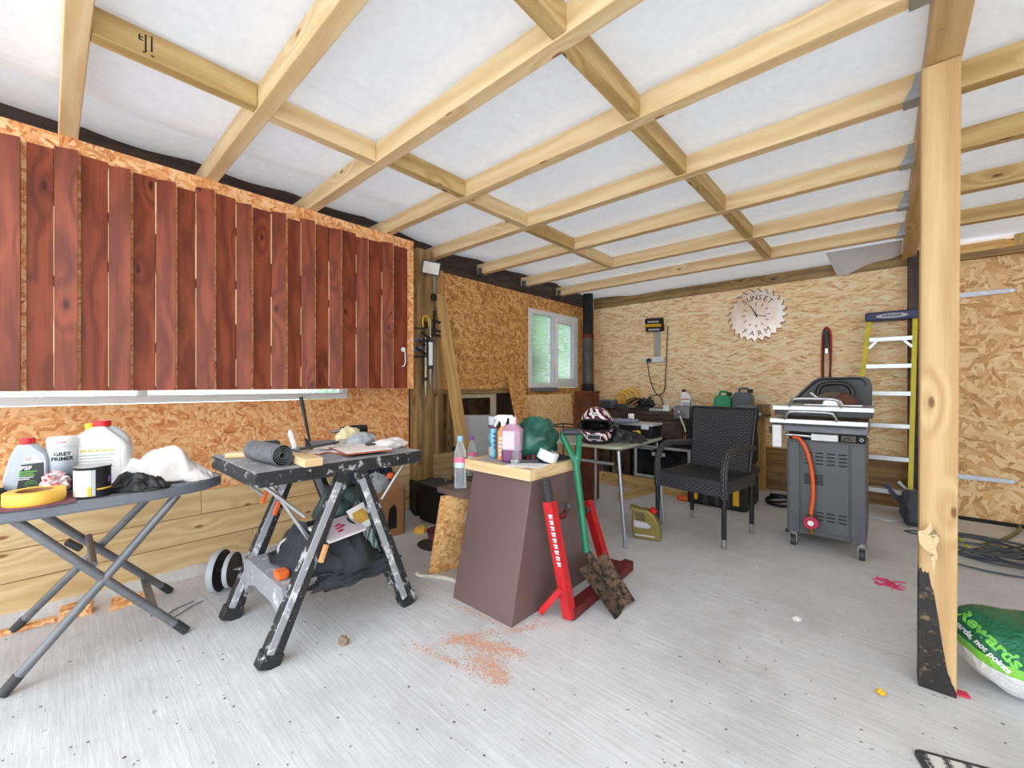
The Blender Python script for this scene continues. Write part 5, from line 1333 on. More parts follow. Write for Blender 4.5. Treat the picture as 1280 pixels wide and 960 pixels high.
# gold oil can with red cap
gc = thing('oil_can', 'gold plastic oil can with red cap tilted on the floor by the desk leg', 'oil can', (-1.30, 2.93, 0), .30)
T = Matrix.Rotation(rad(90), 4, 'X')
b = MB(); b.prism([(-.095, .02), (-.085, .0), (.085, 0), (.10, .02), (.085, .12), (.045, .19), (.0, .215), (-.055, .215), (-.12, .232), (-.13, .215), (-.10, .20), (-.11, .10)], -.045, .045, T); b.build('body', 'gold', gc, False, bevel=.016, smooth=45)
b = MB(); b.lathe([(.024, 0), (.026, .003), (.026, .026), (.022, .03)], T=Matrix.Translation((.035, 0, .195)) @ Matrix.Rotation(rad(28), 4, 'Y'), seg=20); b.build('cap', 'red', gc, False, smooth=40)
b = MB(); b.prism([(-.085, .025), (.055, .025), (.05, .036), (-.085, .036)], .046, .048, T); b.prism([(-.088, .085), (.01, .085), (.03, .10), (.0, .125), (-.09, .135)], .046, .048, T); b.build('label', 'lgrey', gc, False)
b = MB(); b.prism([(-.075, .135), (-.01, .135), (-.02, .19), (-.08, .195)], -.0462, .0462, T); b.build('handle_recess_shade', P('shaded_gold', S(96, 86, 52), .5), gc, False)  # flat patch in darker gold paints the shade of the handle hollow

# timbers on the floor under the bench
b = MB(); b.beam((-2.62, 4.26, .065), (-1.28, 4.22, .065), .05, .13); b.build('floor_plank', 'pine_green', None, bevel=.004, label='long timber on edge along the floor in front of the workbench', cat='timber')
b = MB(); b.beam((-1.93, 3.72, .035), (-1.83, 4.16, .035), .07, .07); b.build('floor_plank', 'pine_green', None, bevel=.004, label='short timber on the floor pointing at the long timber', cat='timber')
b = MB(); b.lump((-1.46, 4.12, .025), .07, .035, .028, seed=3, amp=.2, flat=.8); b.build('orange_tool', 'orange', None, smooth=60, label='orange handled object on the floor before the long timber', cat='tool')

# ================================================================= rattan chair
rc_ = thing('rattan_chair', 'black woven rattan armchair facing the camera in front of the workbench', 'chair', (-1.035, 3.37, 0), rad(-9.5))
W, DP = .253, .245
def rleg(x, y, z1, lean=0.0):
    b = MB(); b.tube([(x, y, .05), (x, y + lean, z1)], .0165, 14); lg = b.build('leg', 'black', rc_, False, smooth=50)
    b = MB(); b.tube([(x, y, .0), (x, y, .012), (x, y, .014), (x, y, .03), (x, y, .03), (x, y, .065)], [.016, .0175, .0155, .0155, .0175, .0175], 14); b.build('foot_cap', 'steel', lg, False, smooth=40)
for x in (-W, W): rleg(x, -DP, .44); rleg(x * .93, DP, .44, -.0)
b = MB()
zt, zb = .455, .345
b.box(-W - .01, W + .01, -DP - .014, -DP + .012, zb, zt).box(-W - .01, -W + .016, -DP + .012, DP, zb + .02, zt).box(W - .016, W + .01, -DP + .012, DP, zb + .02, zt).box(-W + .016, W - .016, DP - .02, DP, zb + .02, zt)
b.build('seat_apron', 'rattan', rc_, False, bevel=.008)
b = MB(); b.box(-W + .004, W - .004, -DP + .0, DP - .005, zt - .02, zt + .006); b.build('seat', 'rattan_seat', rc_, False, bevel=.006)
T = Matrix.Translation((0, DP - .02, zt - .05)) @ Matrix.Rotation(rad(90 - 9), 4, 'X')
b = MB(); b.prism([(-.215, -.02), (.215, -.02), (.238, .525), (-.238, .525)], -.018, .018, T)
b.build('backrest', 'rattan', rc_, False, bevel=.01)
b = MB(); b.tube([T @ V((-.222, -.02, 0)), T @ V((-.245, .53, 0))], .017, 12); b.tube([T @ V((.222, -.02, 0)), T @ V((.245, .53, 0))], .017, 12); b.tube([T @ V((-.245, .53, 0)), T @ V((.245, .53, 0))], .017, 12)
b.build('back_frame', 'black', rc_, False, smooth=50)
for s_ in (-1, 1):
    x = s_ * (W + .002)
    b = MB(); pts = spline([(x, -DP, .34), (x, -DP - .002, .52), (x, -DP + .045, .625), (x, -DP + .13, .655), (x * .97, DP * .3, .65), (x * .93, DP + .02, .64)], 7); b.tube(pts, .024, 12); b.build('armrest', 'rattan', rc_, False, smooth=60)

# ================================================================= workbench at the back wall
ZB = .83
bn = thing('workbench', 'long dark workbench along the back wall covered in tools', 'workbench', (-1.75, 4.85, 0))
b = MB(); b.box(-2.84, -.92, 4.54, 5.17, ZB - .045, ZB); b.build('bench_top', 'dark_timber', bn, bevel=.004)
b = MB(); b.box(-2.60, -1.42, 4.56, 4.59, ZB - .095, ZB - .045); b.build('front_rail', 'dark_timber', bn, bevel=.003)
b = MB(); b.box(-2.25, -1.64, 4.57, 4.60, ZB - .30, ZB - .10); b.build('drawer_front', 'dark_timber', bn, bevel=.004)
b = MB(); b.box(-1.63, -1.36, 4.66, 4.70, ZB - .34, ZB - .05); b.build('recess_shade_panel', 'bbq_dark', bn, bevel=.004)  # dark sheet standing in for the shaded recess beside the drawer
for x, m_ in ((-2.55, 'dark_timber'), (-2.28, 'dark_timber'), (-1.0, 'pine_green')):
    for y in (4.60, 5.10):
        b = MB(); b.box(x - .04, x + .04, y - .035, y + .035, 0, ZB - .045); b.build('leg', m_, bn, bevel=.004)
b = MB(); b.beam((-2.42, 4.62, .02), (-2.30, 4.62, .42), .05, .04, up=(0, 1, 0)); b.build('brace', 'dark_timber', bn)
b = MB(); b.beam((-2.38, 4.64, .02), (-2.50, 4.64, .42), .05, .04, up=(0, 1, 0)); b.build('brace', 'dark_timber', bn)
b = MB(); b.box(-1.12, -.90, 4.53, 4.62, ZB + .0, ZB + .02); b.build('edge_strip', 'lgrey', bn)

mw = thing('microwave', 'black microwave with white edged glass door under the workbench', 'microwave', (-1.75, 4.5, .135))
b = MB(); b.box(-2.06, -1.50, 4.33, 4.50, 0, .13); b.build('support_block', 'old_timber', mw)
b = MB(); b.box(-2.06, -1.46, 4.32, 4.66, .13, .47); b.build('case', 'bbq_dark', mw, bevel=.006)
b = MB()
for q in ((-2.06, -1.46, .13, .155), (-2.06, -1.46, .445, .47), (-2.06, -2.035, .155, .445), (-1.49, -1.46, .155, .445)): b.box(q[0], q[1], 4.305, 4.32, q[2], q[3])
b.build('door_frame', 'lgrey', mw, bevel=.002)
b = MB(); b.box(-2.035, -1.49, 4.312, 4.319, .155, .445); b.build('door_glass', P('dark_glass', S(34, 38, 44), .08, var=.3, scale=6), mw)
b = MB(); b.box(-1.86, -1.72, 4.297, 4.306, .37, .405); b.build('control_label', 'lgrey', mw)

def onb(px, y=4.75): 
    u = (px - 640) / F; t = y / (cs + sn * u); return V((t * (-sn + cs * u), y, ZB))
# tools along the bench
bt = thing('power_sander', 'blue grey power tool with hanging trigger at the left end of the bench', 'power tool', onb(757, 4.66))
c = onb(757, 4.66)
b = MB(); b.box(c.x - .10, c.x + .13, 4.57, 4.74, ZB, ZB + .11); b.build('tool_body', P('slate_blue', S(92, 108, 132), .45), bt, bevel=.02)
b = MB(); b.box(c.x - .02, c.x + .13, 4.54, 4.57, ZB + .01, ZB + .10); b.build('tool_face', 'dgrey', bt, bevel=.01)
b = MB(); b.prism([(-.05, 0), (.06, 0), (.015, -.12), (-.01, -.12)], -.01, .015, Matrix.Translation((c.x + .04, 4.525, ZB + .0)) @ Matrix.Rotation(rad(90), 4, 'X')); b.build('trigger_guard', 'dgrey', bt, bevel=.004)
c = onb(777, 4.98); yc = thing('yellow_hose', 'coil of yellow hose on the bench against the back wall', 'hose', c)
b = MB()
for k in range(4):
    r = .09 + .01 * k; b.tube([(c.x + .04 * k + r * math.cos(a / 20 * 6.283), c.y + .02 * k, ZB + r + .012 + r * math.sin(a / 20 * 6.283)) for a in range(20)], .012, 8, closed=True)
b.build('hose_coil', 'tape', yc, smooth=60)
def loop(name, label, cat, c, r, mat, th, n=3, tilt=.3):
    b = MB()
    for k in range(n):
        rr = r * (1 - .12 * k); b.tube([(c.x + rr * math.cos(a / 18 * 6.283), c.y + rr * .6 * math.sin(a / 18 * 6.283), c.z + th + k * th * 1.6 + tilt * rr * (1 + math.sin(a / 18 * 6.283 + k))) for a in range(18)], th, 6, closed=True)
    return b.build(name, mat, None, smooth=60, label=label, cat=cat)
loop('cable_coil', 'black cable loop standing on the bench right of the yellow hose', 'cable', onb(792, 4.85), .10, 'black', .008, 3, .6)
loop('cable_coil', 'loose black cable lying at the front of the bench', 'cable', onb(772, 4.68), .12, 'dgrey', .007, 3, .15)
c = onb(807, 4.85); b = MB(); b.lump(c + V((0, 0, .055)), .09, .07, .065, seed=111, amp=.5, freq=3.4, flat=.8); b.build('black_fabric', 'blackglove', None, smooth=60, label='black crumpled cloth on the bench below the socket', cat='cloth')
for i, (px, y, w_, d_, h_, m_, lab) in enumerate(((799, 4.62, .26, .05, .02, 'black', 'flat black bar at the front edge of the bench'), (818, 4.70, .24, .06, .03, 'dgrey', 'dark grey file on the bench below the hanging cable'), (822, 4.60, .18, .04, .025, 'lgrey', 'pale metal bar on the bench edge near the white box'), (788, 4.74, .14, .10, .05, P('olive', S(120, 116, 84), .6), 'olive coloured pouch on the bench beside the cable'), (880, 4.66, .16, .06, .04, 'black', 'black tool on the bench behind the chair back'), (897, 4.62, .12, .07, .045, 'dgrey', 'dark grey tool on the bench before the green jerrycan'), (868, 4.85, .14, .05, .06, 'black', 'black case on the bench behind the white bottle'), (757, 4.86, .13, .10, .08, 'lgrey', 'pale grey box at the far left of the bench'))):
    c = onb(px, y); b = MB(); b.prism(rrect(-w_ / 2, w_ / 2, -d_ / 2, d_ / 2, min(w_, d_) * .25), 0, h_, Matrix.Translation(c) @ Matrix.Rotation(random.uniform(-.2, .2), 4, 'Z'))
    b.build(['metal_bar', 'file', 'metal_bar', 'pouch', 'hand_tool', 'hand_tool', 'tool_case', 'small_box'][i], m_, None, bevel=.004, label=lab, cat=['bar', 'file', 'bar', 'pouch', 'hand tool', 'hand tool', 'case', 'box'][i])
c = onb(834, 4.62); b = MB(); b.box(c.x - .035, c.x + .035, 4.585, 4.655, ZB, ZB + .07); b.build('white_box', 'white', None, bevel=.004, label='small white box on the bench left of the vice', cat='box')
vc = thing('bench_vice', 'grey bench vice with hanging handle at the front of the workbench', 'vice', onb(852, 4.56)); c = onb(853, 4.54)
b = MB(); b.box(c.x - .05, c.x + .05, 4.55, 4.70, ZB, ZB + .05); b.build('base', 'flue', vc, bevel=.008)
b = MB(); b.box(c.x - .085, c.x + .085, 4.50, 4.54, ZB - .07, ZB + .065); b.build('front_jaw', P('worn_grey_iron', S(142, 146, 148), .45, .5, var=.25, scale=22), vc, bevel=.012)
b = MB(); b.box(c.x - .085, c.x + .085, 4.57, 4.61, ZB + .0, ZB + .065); b.build('rear_jaw', 'flue', vc, bevel=.01)
b = MB(); b.tube([(c.x, 4.60, ZB - .01), (c.x, 4.46, ZB - .02)], .018, 12); b.build('screw', 'steel', vc, smooth=50)
b = MB(); b.tube([(c.x - .02, 4.47, ZB + .02), (c.x + .06, 4.47, ZB - .20)], .009, 10); b.build('handle_bar', 'alu', vc, smooth=50)
c = onb(858, 4.70)
wb_ = thing('oil_bottle', 'white bottle with dark cap and red stripe on the bench above the vice', 'bottle', c, .1)
b = MB(); b.prism([(-.055, 0), (.06, 0), (.06, .15), (.03, .19), (-.01, .215), (-.04, .215), (-.048, .20), (-.058, .15)], -.03, .03, Matrix.Rotation(rad(90), 4, 'X')); b.build('body', 'white', wb_, False, bevel=.01, smooth=45)
b = MB(); b.lathe([(.02, .212), (.021, .214), (.021, .24), (.018, .243)], (-.026, 0, 0), seg=18); b.build('cap', P('maroon_cap', S(84, 40, 44), .5), wb_, False, smooth=40)
decal('label_stripe', 'red', (-.005, -.0304, .135), (0, -1, 0), .08, .012, wb_, world=False)
decal('label', 'lgrey', (.005, -.0304, .06), (0, -1, 0), .08, .09, wb_, world=False)
decal('side_panel', 'greyjerry', (.052, -.0306, .08), (0, -1, 0), .012, .13, wb_, world=False)
def jerry(lab, c, w_, h_, m_, rz=0.0):
    t = thing('jerrycan', lab, 'jerrycan', c, rz)
    T = Matrix.Rotation(rad(90), 4, 'X')
    b = MB(); b.prism([(-w_ / 2, .01), (-w_ / 2 + .015, 0), (w_ / 2 - .015, 0), (w_ / 2, .01), (w_ / 2, h_ * .8), (w_ * .3, h_), (-w_ * .32, h_), (-w_ / 2, h_ * .84)], -.06, .06, T); b.build('body', m_, t, False, bevel=.014, smooth=45)
    b = MB(); b.tube(spline([(-w_ * .2, 0, h_ - .01), (-w_ * .15, 0, h_ + .035), (w_ * .2, 0, h_ + .035), (w_ * .28, 0, h_ - .01)], 6), .013, 10); b.build('handle', m_, t, False, smooth=60)
    b = MB(); b.lathe([(.024, h_ - .005), (.025, h_ + .03), (.021, h_ + .034)], (w_ * .36, 0, 0), seg=16); b.build('cap', 'black', t, False, smooth=40)
jerry('green plastic jerrycan on the bench behind the chair', onb(904, 4.82), .165, .18, 'green', .1)
jerry('blue grey plastic jerrycan on the bench right of the green one', onb(929, 4.86), .19, .215, 'greyjerry', -.05)
c = onb(936, 4.70); b = MB(); b.box(c.x - .10, c.x + .07, 4.62, 4.74, ZB, ZB + .09); b.build('metal_box', 'mgrey', None, bevel=.004, label='grey metal box on the bench before the blue grey jerrycan', cat='box')
c = onb(948, 4.74); b = MB(); b.box(c.x - .01, c.x + .09, 4.72, 4.82, ZB, ZB + .10); b.build('wooden_block', 'old_timber', None, bevel=.004, label='brown wooden block at the right end of the bench', cat='wood block')
c = onb(925, 4.60); b = MB(); b.lump(c + V((-.03, .0, .022)), .04, .04, .026, seed=5, amp=.2, flat=.8); b.build('rubber_ball', 'black', None, smooth=60, label='small round black ball on the bench behind the chair top', cat='ball')
c = onb(913, 4.58); b = MB(); b.sheet((c.x, c.y + .03, ZB), .13, .10, .06, seed=8, n=20); b.build('paper_towel', 'paper', None, smooth=60, label='crumpled white paper before the green jerrycan', cat='paper')

# tool cases under the bench right
tc = thing('tool_box', 'large black tool box with yellow latch on the floor behind the chair', 'tool box', (-1.13, 4.3, 0))
b = MB(); b.box(-1.42, -.905, 4.08, 4.54, 0, .27); b.build('box_body', 'black', tc, bevel=.02)
b = MB(); b.box(-1.43, -.895, 4.07, 4.55, .275, .345); b.build('lid', 'dgrey', tc, bevel=.02)
for x in (-1.34, -.99):
    b = MB(); b.box(x - .025, x + .025, 4.055, 4.08, .05, .30); b.build('latch', 'yellow', tc, bevel=.005)
for x in (-1.25, -1.15, -1.06):
    b = MB(); b.box(x - .02, x + .02, 4.068, 4.08, .02, .26); b.build('moulded_bar', 'dgrey', tc, bevel=.004)
b = MB(); b.tube(spline([(-1.24, 4.31, .34), (-1.22, 4.31, .375), (-1.08, 4.31, .375), (-1.06, 4.31, .34)], 5), .012, 8); b.build('handle', 'black', tc, smooth=60)
uc = thing('equipment_case', 'upright black equipment case standing on the tool box', 'case', (-1.08, 4.34, .36))
b = MB(); b.box(-1.28, -.90, 4.2, 4.5, .38, .70); b.build('case_body', 'rubber', uc, bevel=.03)
b = MB(); b.box(-1.14, -1.04, 4.19, 4.2, .46, .62); b.build('side_panel', 'black', uc, bevel=.006)
loop('cable_reel', 'black cable coil with red plug on the floor left of the barbecue', 'cable', V((-.74, 4.55, 0)), .11, 'black', .012, 4, .25)

# ================================================================= wall things
lp = thing('work_light', 'black and yellow floodlight on a grey batten on the back wall', 'work light', (PY(822, 430, YB).x, YB, 1.45))
xc = PY(823, 430, YB).x
b = MB(); b.box(xc - .045, xc + .03, YB - .03, YB, PY(823, 447, YB).z, PY(823, 412, YB).z); b.build('batten', P('grey_batten', S(182, 184, 170), .7), lp, bevel=.003)
T = face_T((PY(822, 408, YB).x, YB - .11, PY(822, 408, YB).z), (.1, -1, -.55)) @ Matrix.Rotation(-.05, 4, 'Z')
b = MB(); b.prism(rrect(-.11, .11, -.085, .085, .012), -.05, 0, T); b.build('lamp_body', 'black', lp, bevel=.006)
b = MB(); b.prism([(-.115, -.015), (.09, -.015), (.09, .022), (-.115, .022)], 0, .012, T); b.build('yellow_band', 'yellow', lp, bevel=.002)
for z in (.05, -.055):
    b = MB(); b.prism([(-.075, z - .012), (.065, z - .012), (.065, z + .012), (-.075, z + .012)], 0, .004, T); b.build('lens', 'lgrey', lp)
b = MB(); b.tube([T @ V((0, 0, -.05)), V((xc, YB - .02, PY(823, 414, YB).z))], .014, 8); b.build('bracket', 'black', lp)
x0, x1 = PY(807, 450, YB).x, PY(832, 450, YB).x; zs = PY(820, 450, YB).z
sk_ = thing('socket_strip', 'white double socket with a black plug on the back wall', 'socket', ((x0 + x1) / 2, YB, zs))
b = MB(); b.box(x0, x1, YB - .07, YB - .031, zs - .035, zs + .035); b.build('socket_body', 'white', sk_, bevel=.006)
b = MB(); b.cyl((x0 + .085, YB - .071, zs - .005), (x0 + .085, YB - .115, zs - .01), .027, 16); b.build('plug', 'dgrey', sk_, smooth=40)
b = MB(); b.cyl((x1 - .06, YB - .071, zs + .005), (x1 - .06, YB - .075, zs + .005), .006, 10); b.build('switch', 'red', sk_)
def wl(px, py, off=.03): p = PY(px, py, YB); return V((p.x, YB - off, p.z))
wire('lamp_cable', 'thin black cable looping from the wall floodlight down to the bench', 'cable', [wl(836, 408), wl(835, 430), wl(834, 450, .02), wl(833, 470), wl(832, 487), wl(826, 493), wl(820, 494), wl(813, 496), V((onb(808, 4.9).x, 4.95, ZB + .10))], .006, 'black')
wire('lamp_cable', 'thin black cable hanging from the plug on the back wall socket', 'cable', [wl(814, 453, .11), wl(814, 470, .06), wl(817, 484), wl(822, 492, .04), wl(827, 495, .05), V((onb(829, 5.1).x, 5.12, ZB + .03))], .006, 'black')

# saw-blade clock
ck = thing('wall_clock', 'round saw blade wall clock reading SUNSET FARM on the back wall', 'clock', (0, 0, 0))
cc = PY(945.5, 394, YB); cc = V((cc.x, YB - .012, cc.z)); ck.location = cc
t_ = NT('mirror_polished_blade'); o_ = t_.obj(); M['blade'] = t_.done(t_.ramp(t_.noise(t_.map(o_, sc=(3, 3, 1.2)), 2.2, 3), [(.3, S(222, 190, 150)), (.55, S(236, 226, 220)), (.8, S(250, 246, 244))]), .3, .55)
RC = .265; poly = []
for i in range(24):
    a = -360 / 24 * i
    poly += [(RC * math.cos(rad(a)), RC * math.sin(rad(a))), ((RC + .024) * math.cos(rad(a - 2)), (RC + .024) * math.sin(rad(a - 2))), ((RC + .016) * math.cos(rad(a - 6)), (RC + .016) * math.sin(rad(a - 6))), ((RC - .014) * math.cos(rad(a - 9.5)), (RC - .014) * math.sin(rad(a - 9.5))), ((RC - .004) * math.cos(rad(a - 12)), (RC - .004) * math.sin(rad(a - 12)))]
T = face_T(cc, (0, -1, 0)); b = MB(); b.prism(poly, -.004, .004, T); b.build('blade_disc', 'blade', ck)
b = MB()
for i in range(24):
    a = -360 / 24 * i; ps_ = [T @ V((r * math.cos(rad(a + da)), r * math.sin(rad(a + da)), .0042)) for r, da in ((RC + .021, -3), (RC + .013, -6.5), (RC - .013, -9.5), (RC - .004, -13))]
    b.tube(ps_, .0042, 5)
b.build('tooth_edges', P('burnt_edge', S(110, 74, 40), .7), ck)
for s_, R_, a0, a1, flip in (('SUNSET', .188, 126, 46, 1), ('FARM', .205, 237, 302, -1)):
    for i, ch in enumerate(s_):
        a = rad(a0 + (a1 - a0) * i / (len(s_) - 1))
        text(ch, 'lettering', .078, T @ V((R_ * math.cos(a), R_ * math.sin(a), .0046)), (0, -1, 0), 'ink', ck, roll=a - math.pi / 2 if flip > 0 else a + math.pi / 2, offset=0)
for i in range(12):
    a = rad(30 * i); b = MB()
    r0, r1 = .105, .135
    b.beam(T @ V((r0 * math.cos(a), r0 * math.sin(a), .0048)), T @ V((r1 * math.cos(a), r1 * math.sin(a), .0048)), .008, .002, up=(0, 1, 0)); b.build('hour_mark', P('mark_brown%d' % i, S(90, 74, 60), .6) if i == 0 else bpy.data.materials['mark_brown0'], ck)
for a, L, w_ in ((118, .11, .009), (-14, .10, .007), (90, .06, .004)):
    b = MB(); b.beam(T @ V((-.03 * math.cos(rad(a)), -.03 * math.sin(rad(a)), .009)), T @ V((L * math.cos(rad(a)), L * math.sin(rad(a)), .009)), w_, .002, up=(0, 1, 0)); b.build('hand', 'ink', ck)

# jump leads on a hook
jl = thing('jump_leads', 'red and black jump leads hanging on the back wall left of the ladder', 'jump leads', (PY(1034, 430, YB).x, YB - .03, PY(1034, 470, YB).z))
b = MB(); b.tube(spline([wl(1028, 480, .03), wl(1028, 450, .03), wl(1029, 420, .03), wl(1032, 411, .04), wl(1036, 411, .04), wl(1039, 420, .03), wl(1039, 445, .03), wl(1037, 480, .03)], 7), .009, 8); b.build('cable', 'copper', jl, smooth=60)
b = MB(); b.tube(spline([wl(1030, 480, .045), wl(1030, 450, .045), wl(1031, 420, .045), wl(1034, 413, .05), wl(1037, 420, .045), wl(1038, 445, .045), wl(1039, 480, .04)], 7), .006, 8); b.build('cable', 'black', jl, smooth=60)
b = MB(); b.beam(wl(1033, 412, .06), wl(1034, 436, .06), .045, .02, up=(0, 1, 0), w2=.02); b.build('clamp', 'black', jl, bevel=.004)
b = MB(); b.beam(wl(1034, 436, .06), wl(1034, 442, .06), .02, .012, up=(0, 1, 0)); b.build('clamp_jaw', 'steel', jl)

# ================================================================= step ladder
ld = thing('step_ladder', 'yellow step ladder with navy top cap leaning on the back wall', 'ladder', (0, 4.95, 0))
tl, tr = V((-.115, 5.02, 1.70)), V((.185, 5.02, 1.70))
bl, br = V((-.275, 4.86, .03)), V((.145, 4.86, .03))
for p, q in ((bl, tl), (br, tr)):
    b = MB(); b.beam(p, q, .034, .06, up=(0, 1, 0)); rl = b.build('side_rail', 'ladder_yellow', ld, bevel=.003)
    b = MB(); d_ = (q - p).normalized(); b.beam(p - d_ * .03, p + d_ * .07, .045, .075, up=(0, 1, 0)); b.build('foot', 'rubber', rl, bevel=.006)
for i, z in enumerate((.22, .50, .78, 1.06, 1.30, 1.54)):
    f = (z - .03) / 1.67
    a, c = bl.lerp(tl, f), br.lerp(tr, f)
    b = MB(); b.box(a.x + .014, c.x - .014, a.y - .055, a.y + .03, z - .006, z + .006); b.box(a.x + .014, c.x - .014, a.y - .058, a.y - .052, z - .032, z + .006); b.build('tread', 'alu', ld, bevel=.002)
for z in (1.50, .28):
    f = (z - .03) / 1.67; a, c = bl.lerp(tl, f), br.lerp(tr, f)
    for e, s_ in ((a, 1), (c, -1)):
        b = MB(); b.beam(e + V((s_ * .016, -.045, -.05)), e + V((s_ * .075, -.045, .02)), .02, .006, up=(0, 1, 0)); b.build('corner_brace', 'alu', ld)
b = MB(); b.beam(br.lerp(tr, .12) + V((-.16, -.05, .03)), br + V((-.02, -.05, .06)), .035, .01, up=(0, 1, 0)); b.build('foot_brace', 'navy', ld, bevel=.003)
b = MB(); b.box(tl.x - .03, tr.x + .03, 4.955, 5.09, 1.695, 1.775); tcp = b.build('top_cap', 'navy', ld, bevel=.015)
b = MB(); T = face_T(((tl.x + tr.x) / 2, 4.9545, 1.732), (0, -1, 0)); b.prism([(.105 * math.cos(rad(a)), .022 * math.sin(rad(a))) for a in range(0, 360, 15)], -.001, .001, T); b.build('logo_oval', 'lgrey', tcp)
text('WERNER', 'lettering', .034, ((tl.x + tr.x) / 2, 4.9532, 1.732), (0, -1, 0), 'navy', tcp, offset=.001, sx=.95)
b = MB(); b.lump((.16, 4.62, .13), .075, .10, .15, seed=121, amp=.22, flat=.85); b.build('canvas_bag', P('slate_canvas', S(84, 88, 98), .85, var=.2), None, smooth=70, label='slate grey canvas bag on the floor at the foot of the ladder', cat='bag')
wire('white_cable', 'thin white cable lying on the floor under the ladder', 'cable', [(-.35, 4.80, .006), (-.15, 4.72, .006), (.0, 4.60, .006), (.10, 4.72, .006)], .005, 'white')

# ================================================================= barbecue seen from its back
bx0, bx1, by0, by1 = -.52, -.095, 3.47, 3.93
bq = thing('gas_barbecue', 'charcoal gas barbecue on castors with orange hose, before the ladder', 'barbecue', (-.3, 3.7, 0))
b = MB(); b.box(bx0, bx1, by0, by1, .10, .745); b.build('cabinet', 'bbq', bq, bevel=.004)
b = MB(); b.box(bx0 + .012, bx0 + .075, by0 - .010, by0, .10, .73); b.box(bx1 - .075, bx1 - .004, by0 - .010, by0, .10, .73); b.build('corner_post', 'bbq', bq, bevel=.003)
b = MB(); b.box(bx0 + .085, bx1 - .085, by0 - .008, by0, .13, .735); pn = b.build('back_panel', 'bbq', bq, bevel=.004)
for z0 in (.585, .21):
    for xg in (0, 1, 2, 3):
        b = MB()
        for i in range(4 if z0 > .4 else 3):
            x = bx0 + .10 + xg * .062; z = z0 + i * .024
            if z0 < .4 and xg == 0: continue
            b.prism(rrect(x, x + .045, z, z + .009, .004, 2), -(by0 - .0065), -(by0 - .0085) , Matrix.Rotation(rad(90), 4, 'X'))
        if b.f: b.build('vent_slots', 'ink', pn)
b = MB(); b.box(bx0 + .10, bx0 + .205, by0 - .0105, by0 - .008, .445, .52); b.build('rating_plate', 'bbq_dark', pn, bevel=.003)
b = MB(); b.box(bx0 - .02, bx1 + .01, by0 - .03, by1, .80, .865); b.build('fire_box', P('grey_enamel', S(118, 122, 128), .4, .2), bq, bevel=.006)
b = MB(); b.box(bx0 + .01, bx1 - .01, by0 + .02, by1, .745, .80); b.build('burner_tray', 'ink', bq)
b = MB(); b.box(bx0 + .14, bx1 - .14, by0 - .02, by0 + .03, .748, .79); b.build('valve_cover', 'white', bq, bevel=.003)
b = MB(); b.tube([(bx0 - .01, by0 - .01, .775), (bx0 + .06, by0 - .015, .775), (bx0 + .14, by0 - .01, .772)], .012, 10); b.build('gas_valve', 'steel', bq, smooth=50)
b = MB(); b.box(bx1 - .125, bx1 - .05, by0 - .012, by0, .752, .79); b.tube([(bx1 - .11, by0 - .02, .76), (bx1 - .09, by0 - .022, .778), (bx1 - .07, by0 - .02, .76)], .006, 8); b.build('igniter', 'flue', bq)
b = MB(); b.box(bx1 - .045, bx1 - .0, by0 - .012, by0, .752, .795); ig = b.build('warning_plate', 'ink', bq)
b = MB(); b.tube([(bx1 - .022 + .008 * math.cos(a / 10 * 6.283), by0 - .013, .77 + .010 * math.sin(a / 10 * 6.283)) for a in range(10)], .002, 5, closed=True); b.build('warning_mark', 'white', ig)
for (z, x0, x1, yf) in ((.875, bx0 - .085, bx1 + .012, 3.36), (.962, bx0 - .075, bx1 + .04, 3.40)):
    up_ = z > .9
    b = MB(); b.box(x0 + .01, x1 - .01, yf + .01, by1 - .05, z - (.028 if not up_ else .05), z + .01); sh = b.build('side_shelf', 'bbq_dark', bq, bevel=.003)
    b = MB(); b.box(x0, x1, yf - .004, yf + .012, z - .014, z + .016); b.box(x0, x1, yf + .012, by1 - .1, z + .010, z + .016); b.build('steel_edge', 'alu', sh, bevel=.003)
    xm_ = -.355 if up_ else -.375
    b = MB(); b.tube(spline([(xm_ - .14, yf + .004, z + .01), (xm_ - .125, yf - .01, z + .05), (xm_ - .09, yf - .015, z + .066), (xm_ + .09, yf - .015, z + .066), (xm_ + .125, yf - .01, z + .05), (xm_ + .14, yf + .004, z + .01)], 5), .0095, 10); b.build('handle', 'steel', sh, smooth=60)
b = MB(); b.box(bx0 - .075, bx0 - .02, by0 - .085, by0 - .06, .69, .845); b.build('drip_plate', 'white', bq, bevel=.006)
b = MB(); b.box(bx0 - .095, bx0 - .078, by0 - .08, by0 - .03, .78, .83); b.build('end_cap', 'black', bq, bevel=.006)
b = MB(); b.tube(spline([(bx0 + .04, by0 - .03, .765), (bx0 + .085, by0 - .045, .745), (bx0 + .125, by0 - .05, .66), (bx0 + .15, by0 - .05, .52), (bx0 + .155, by0 - .05, .38), (bx0 + .145, by0 - .05, .28), (bx0 + .145, by0 - .05, .235)], 8), .0125, 12); b.build('gas_hose', 'hose', bq, smooth=60)
rg_ = V((bx0 + .145, by0 - .055, .20))
b = MB(); b.cyl(rg_ - V((0, -.02, 0)), rg_ - V((0, .02, 0)), .042, 22); ro = b.build('regulator', P('crimson_regulator', S(188, 40, 70), .45), bq, bevel=.004)
b = MB(); b.cyl(rg_ - V((0, .02, 0)), rg_ - V((0, .027, 0)), .017, 18); b.build('badge', 'white', ro)
b = MB(); b.cyl(rg_ - V((0, 0, .04)), rg_ - V((0, 0, .075)), .012, 10); b.cyl(rg_ + V((0, 0, .035)), rg_ + V((0, 0, .055)), .012, 10); b.build('brass_nut', P('brass', S(190, 150, 80), .3, 1.0), ro)
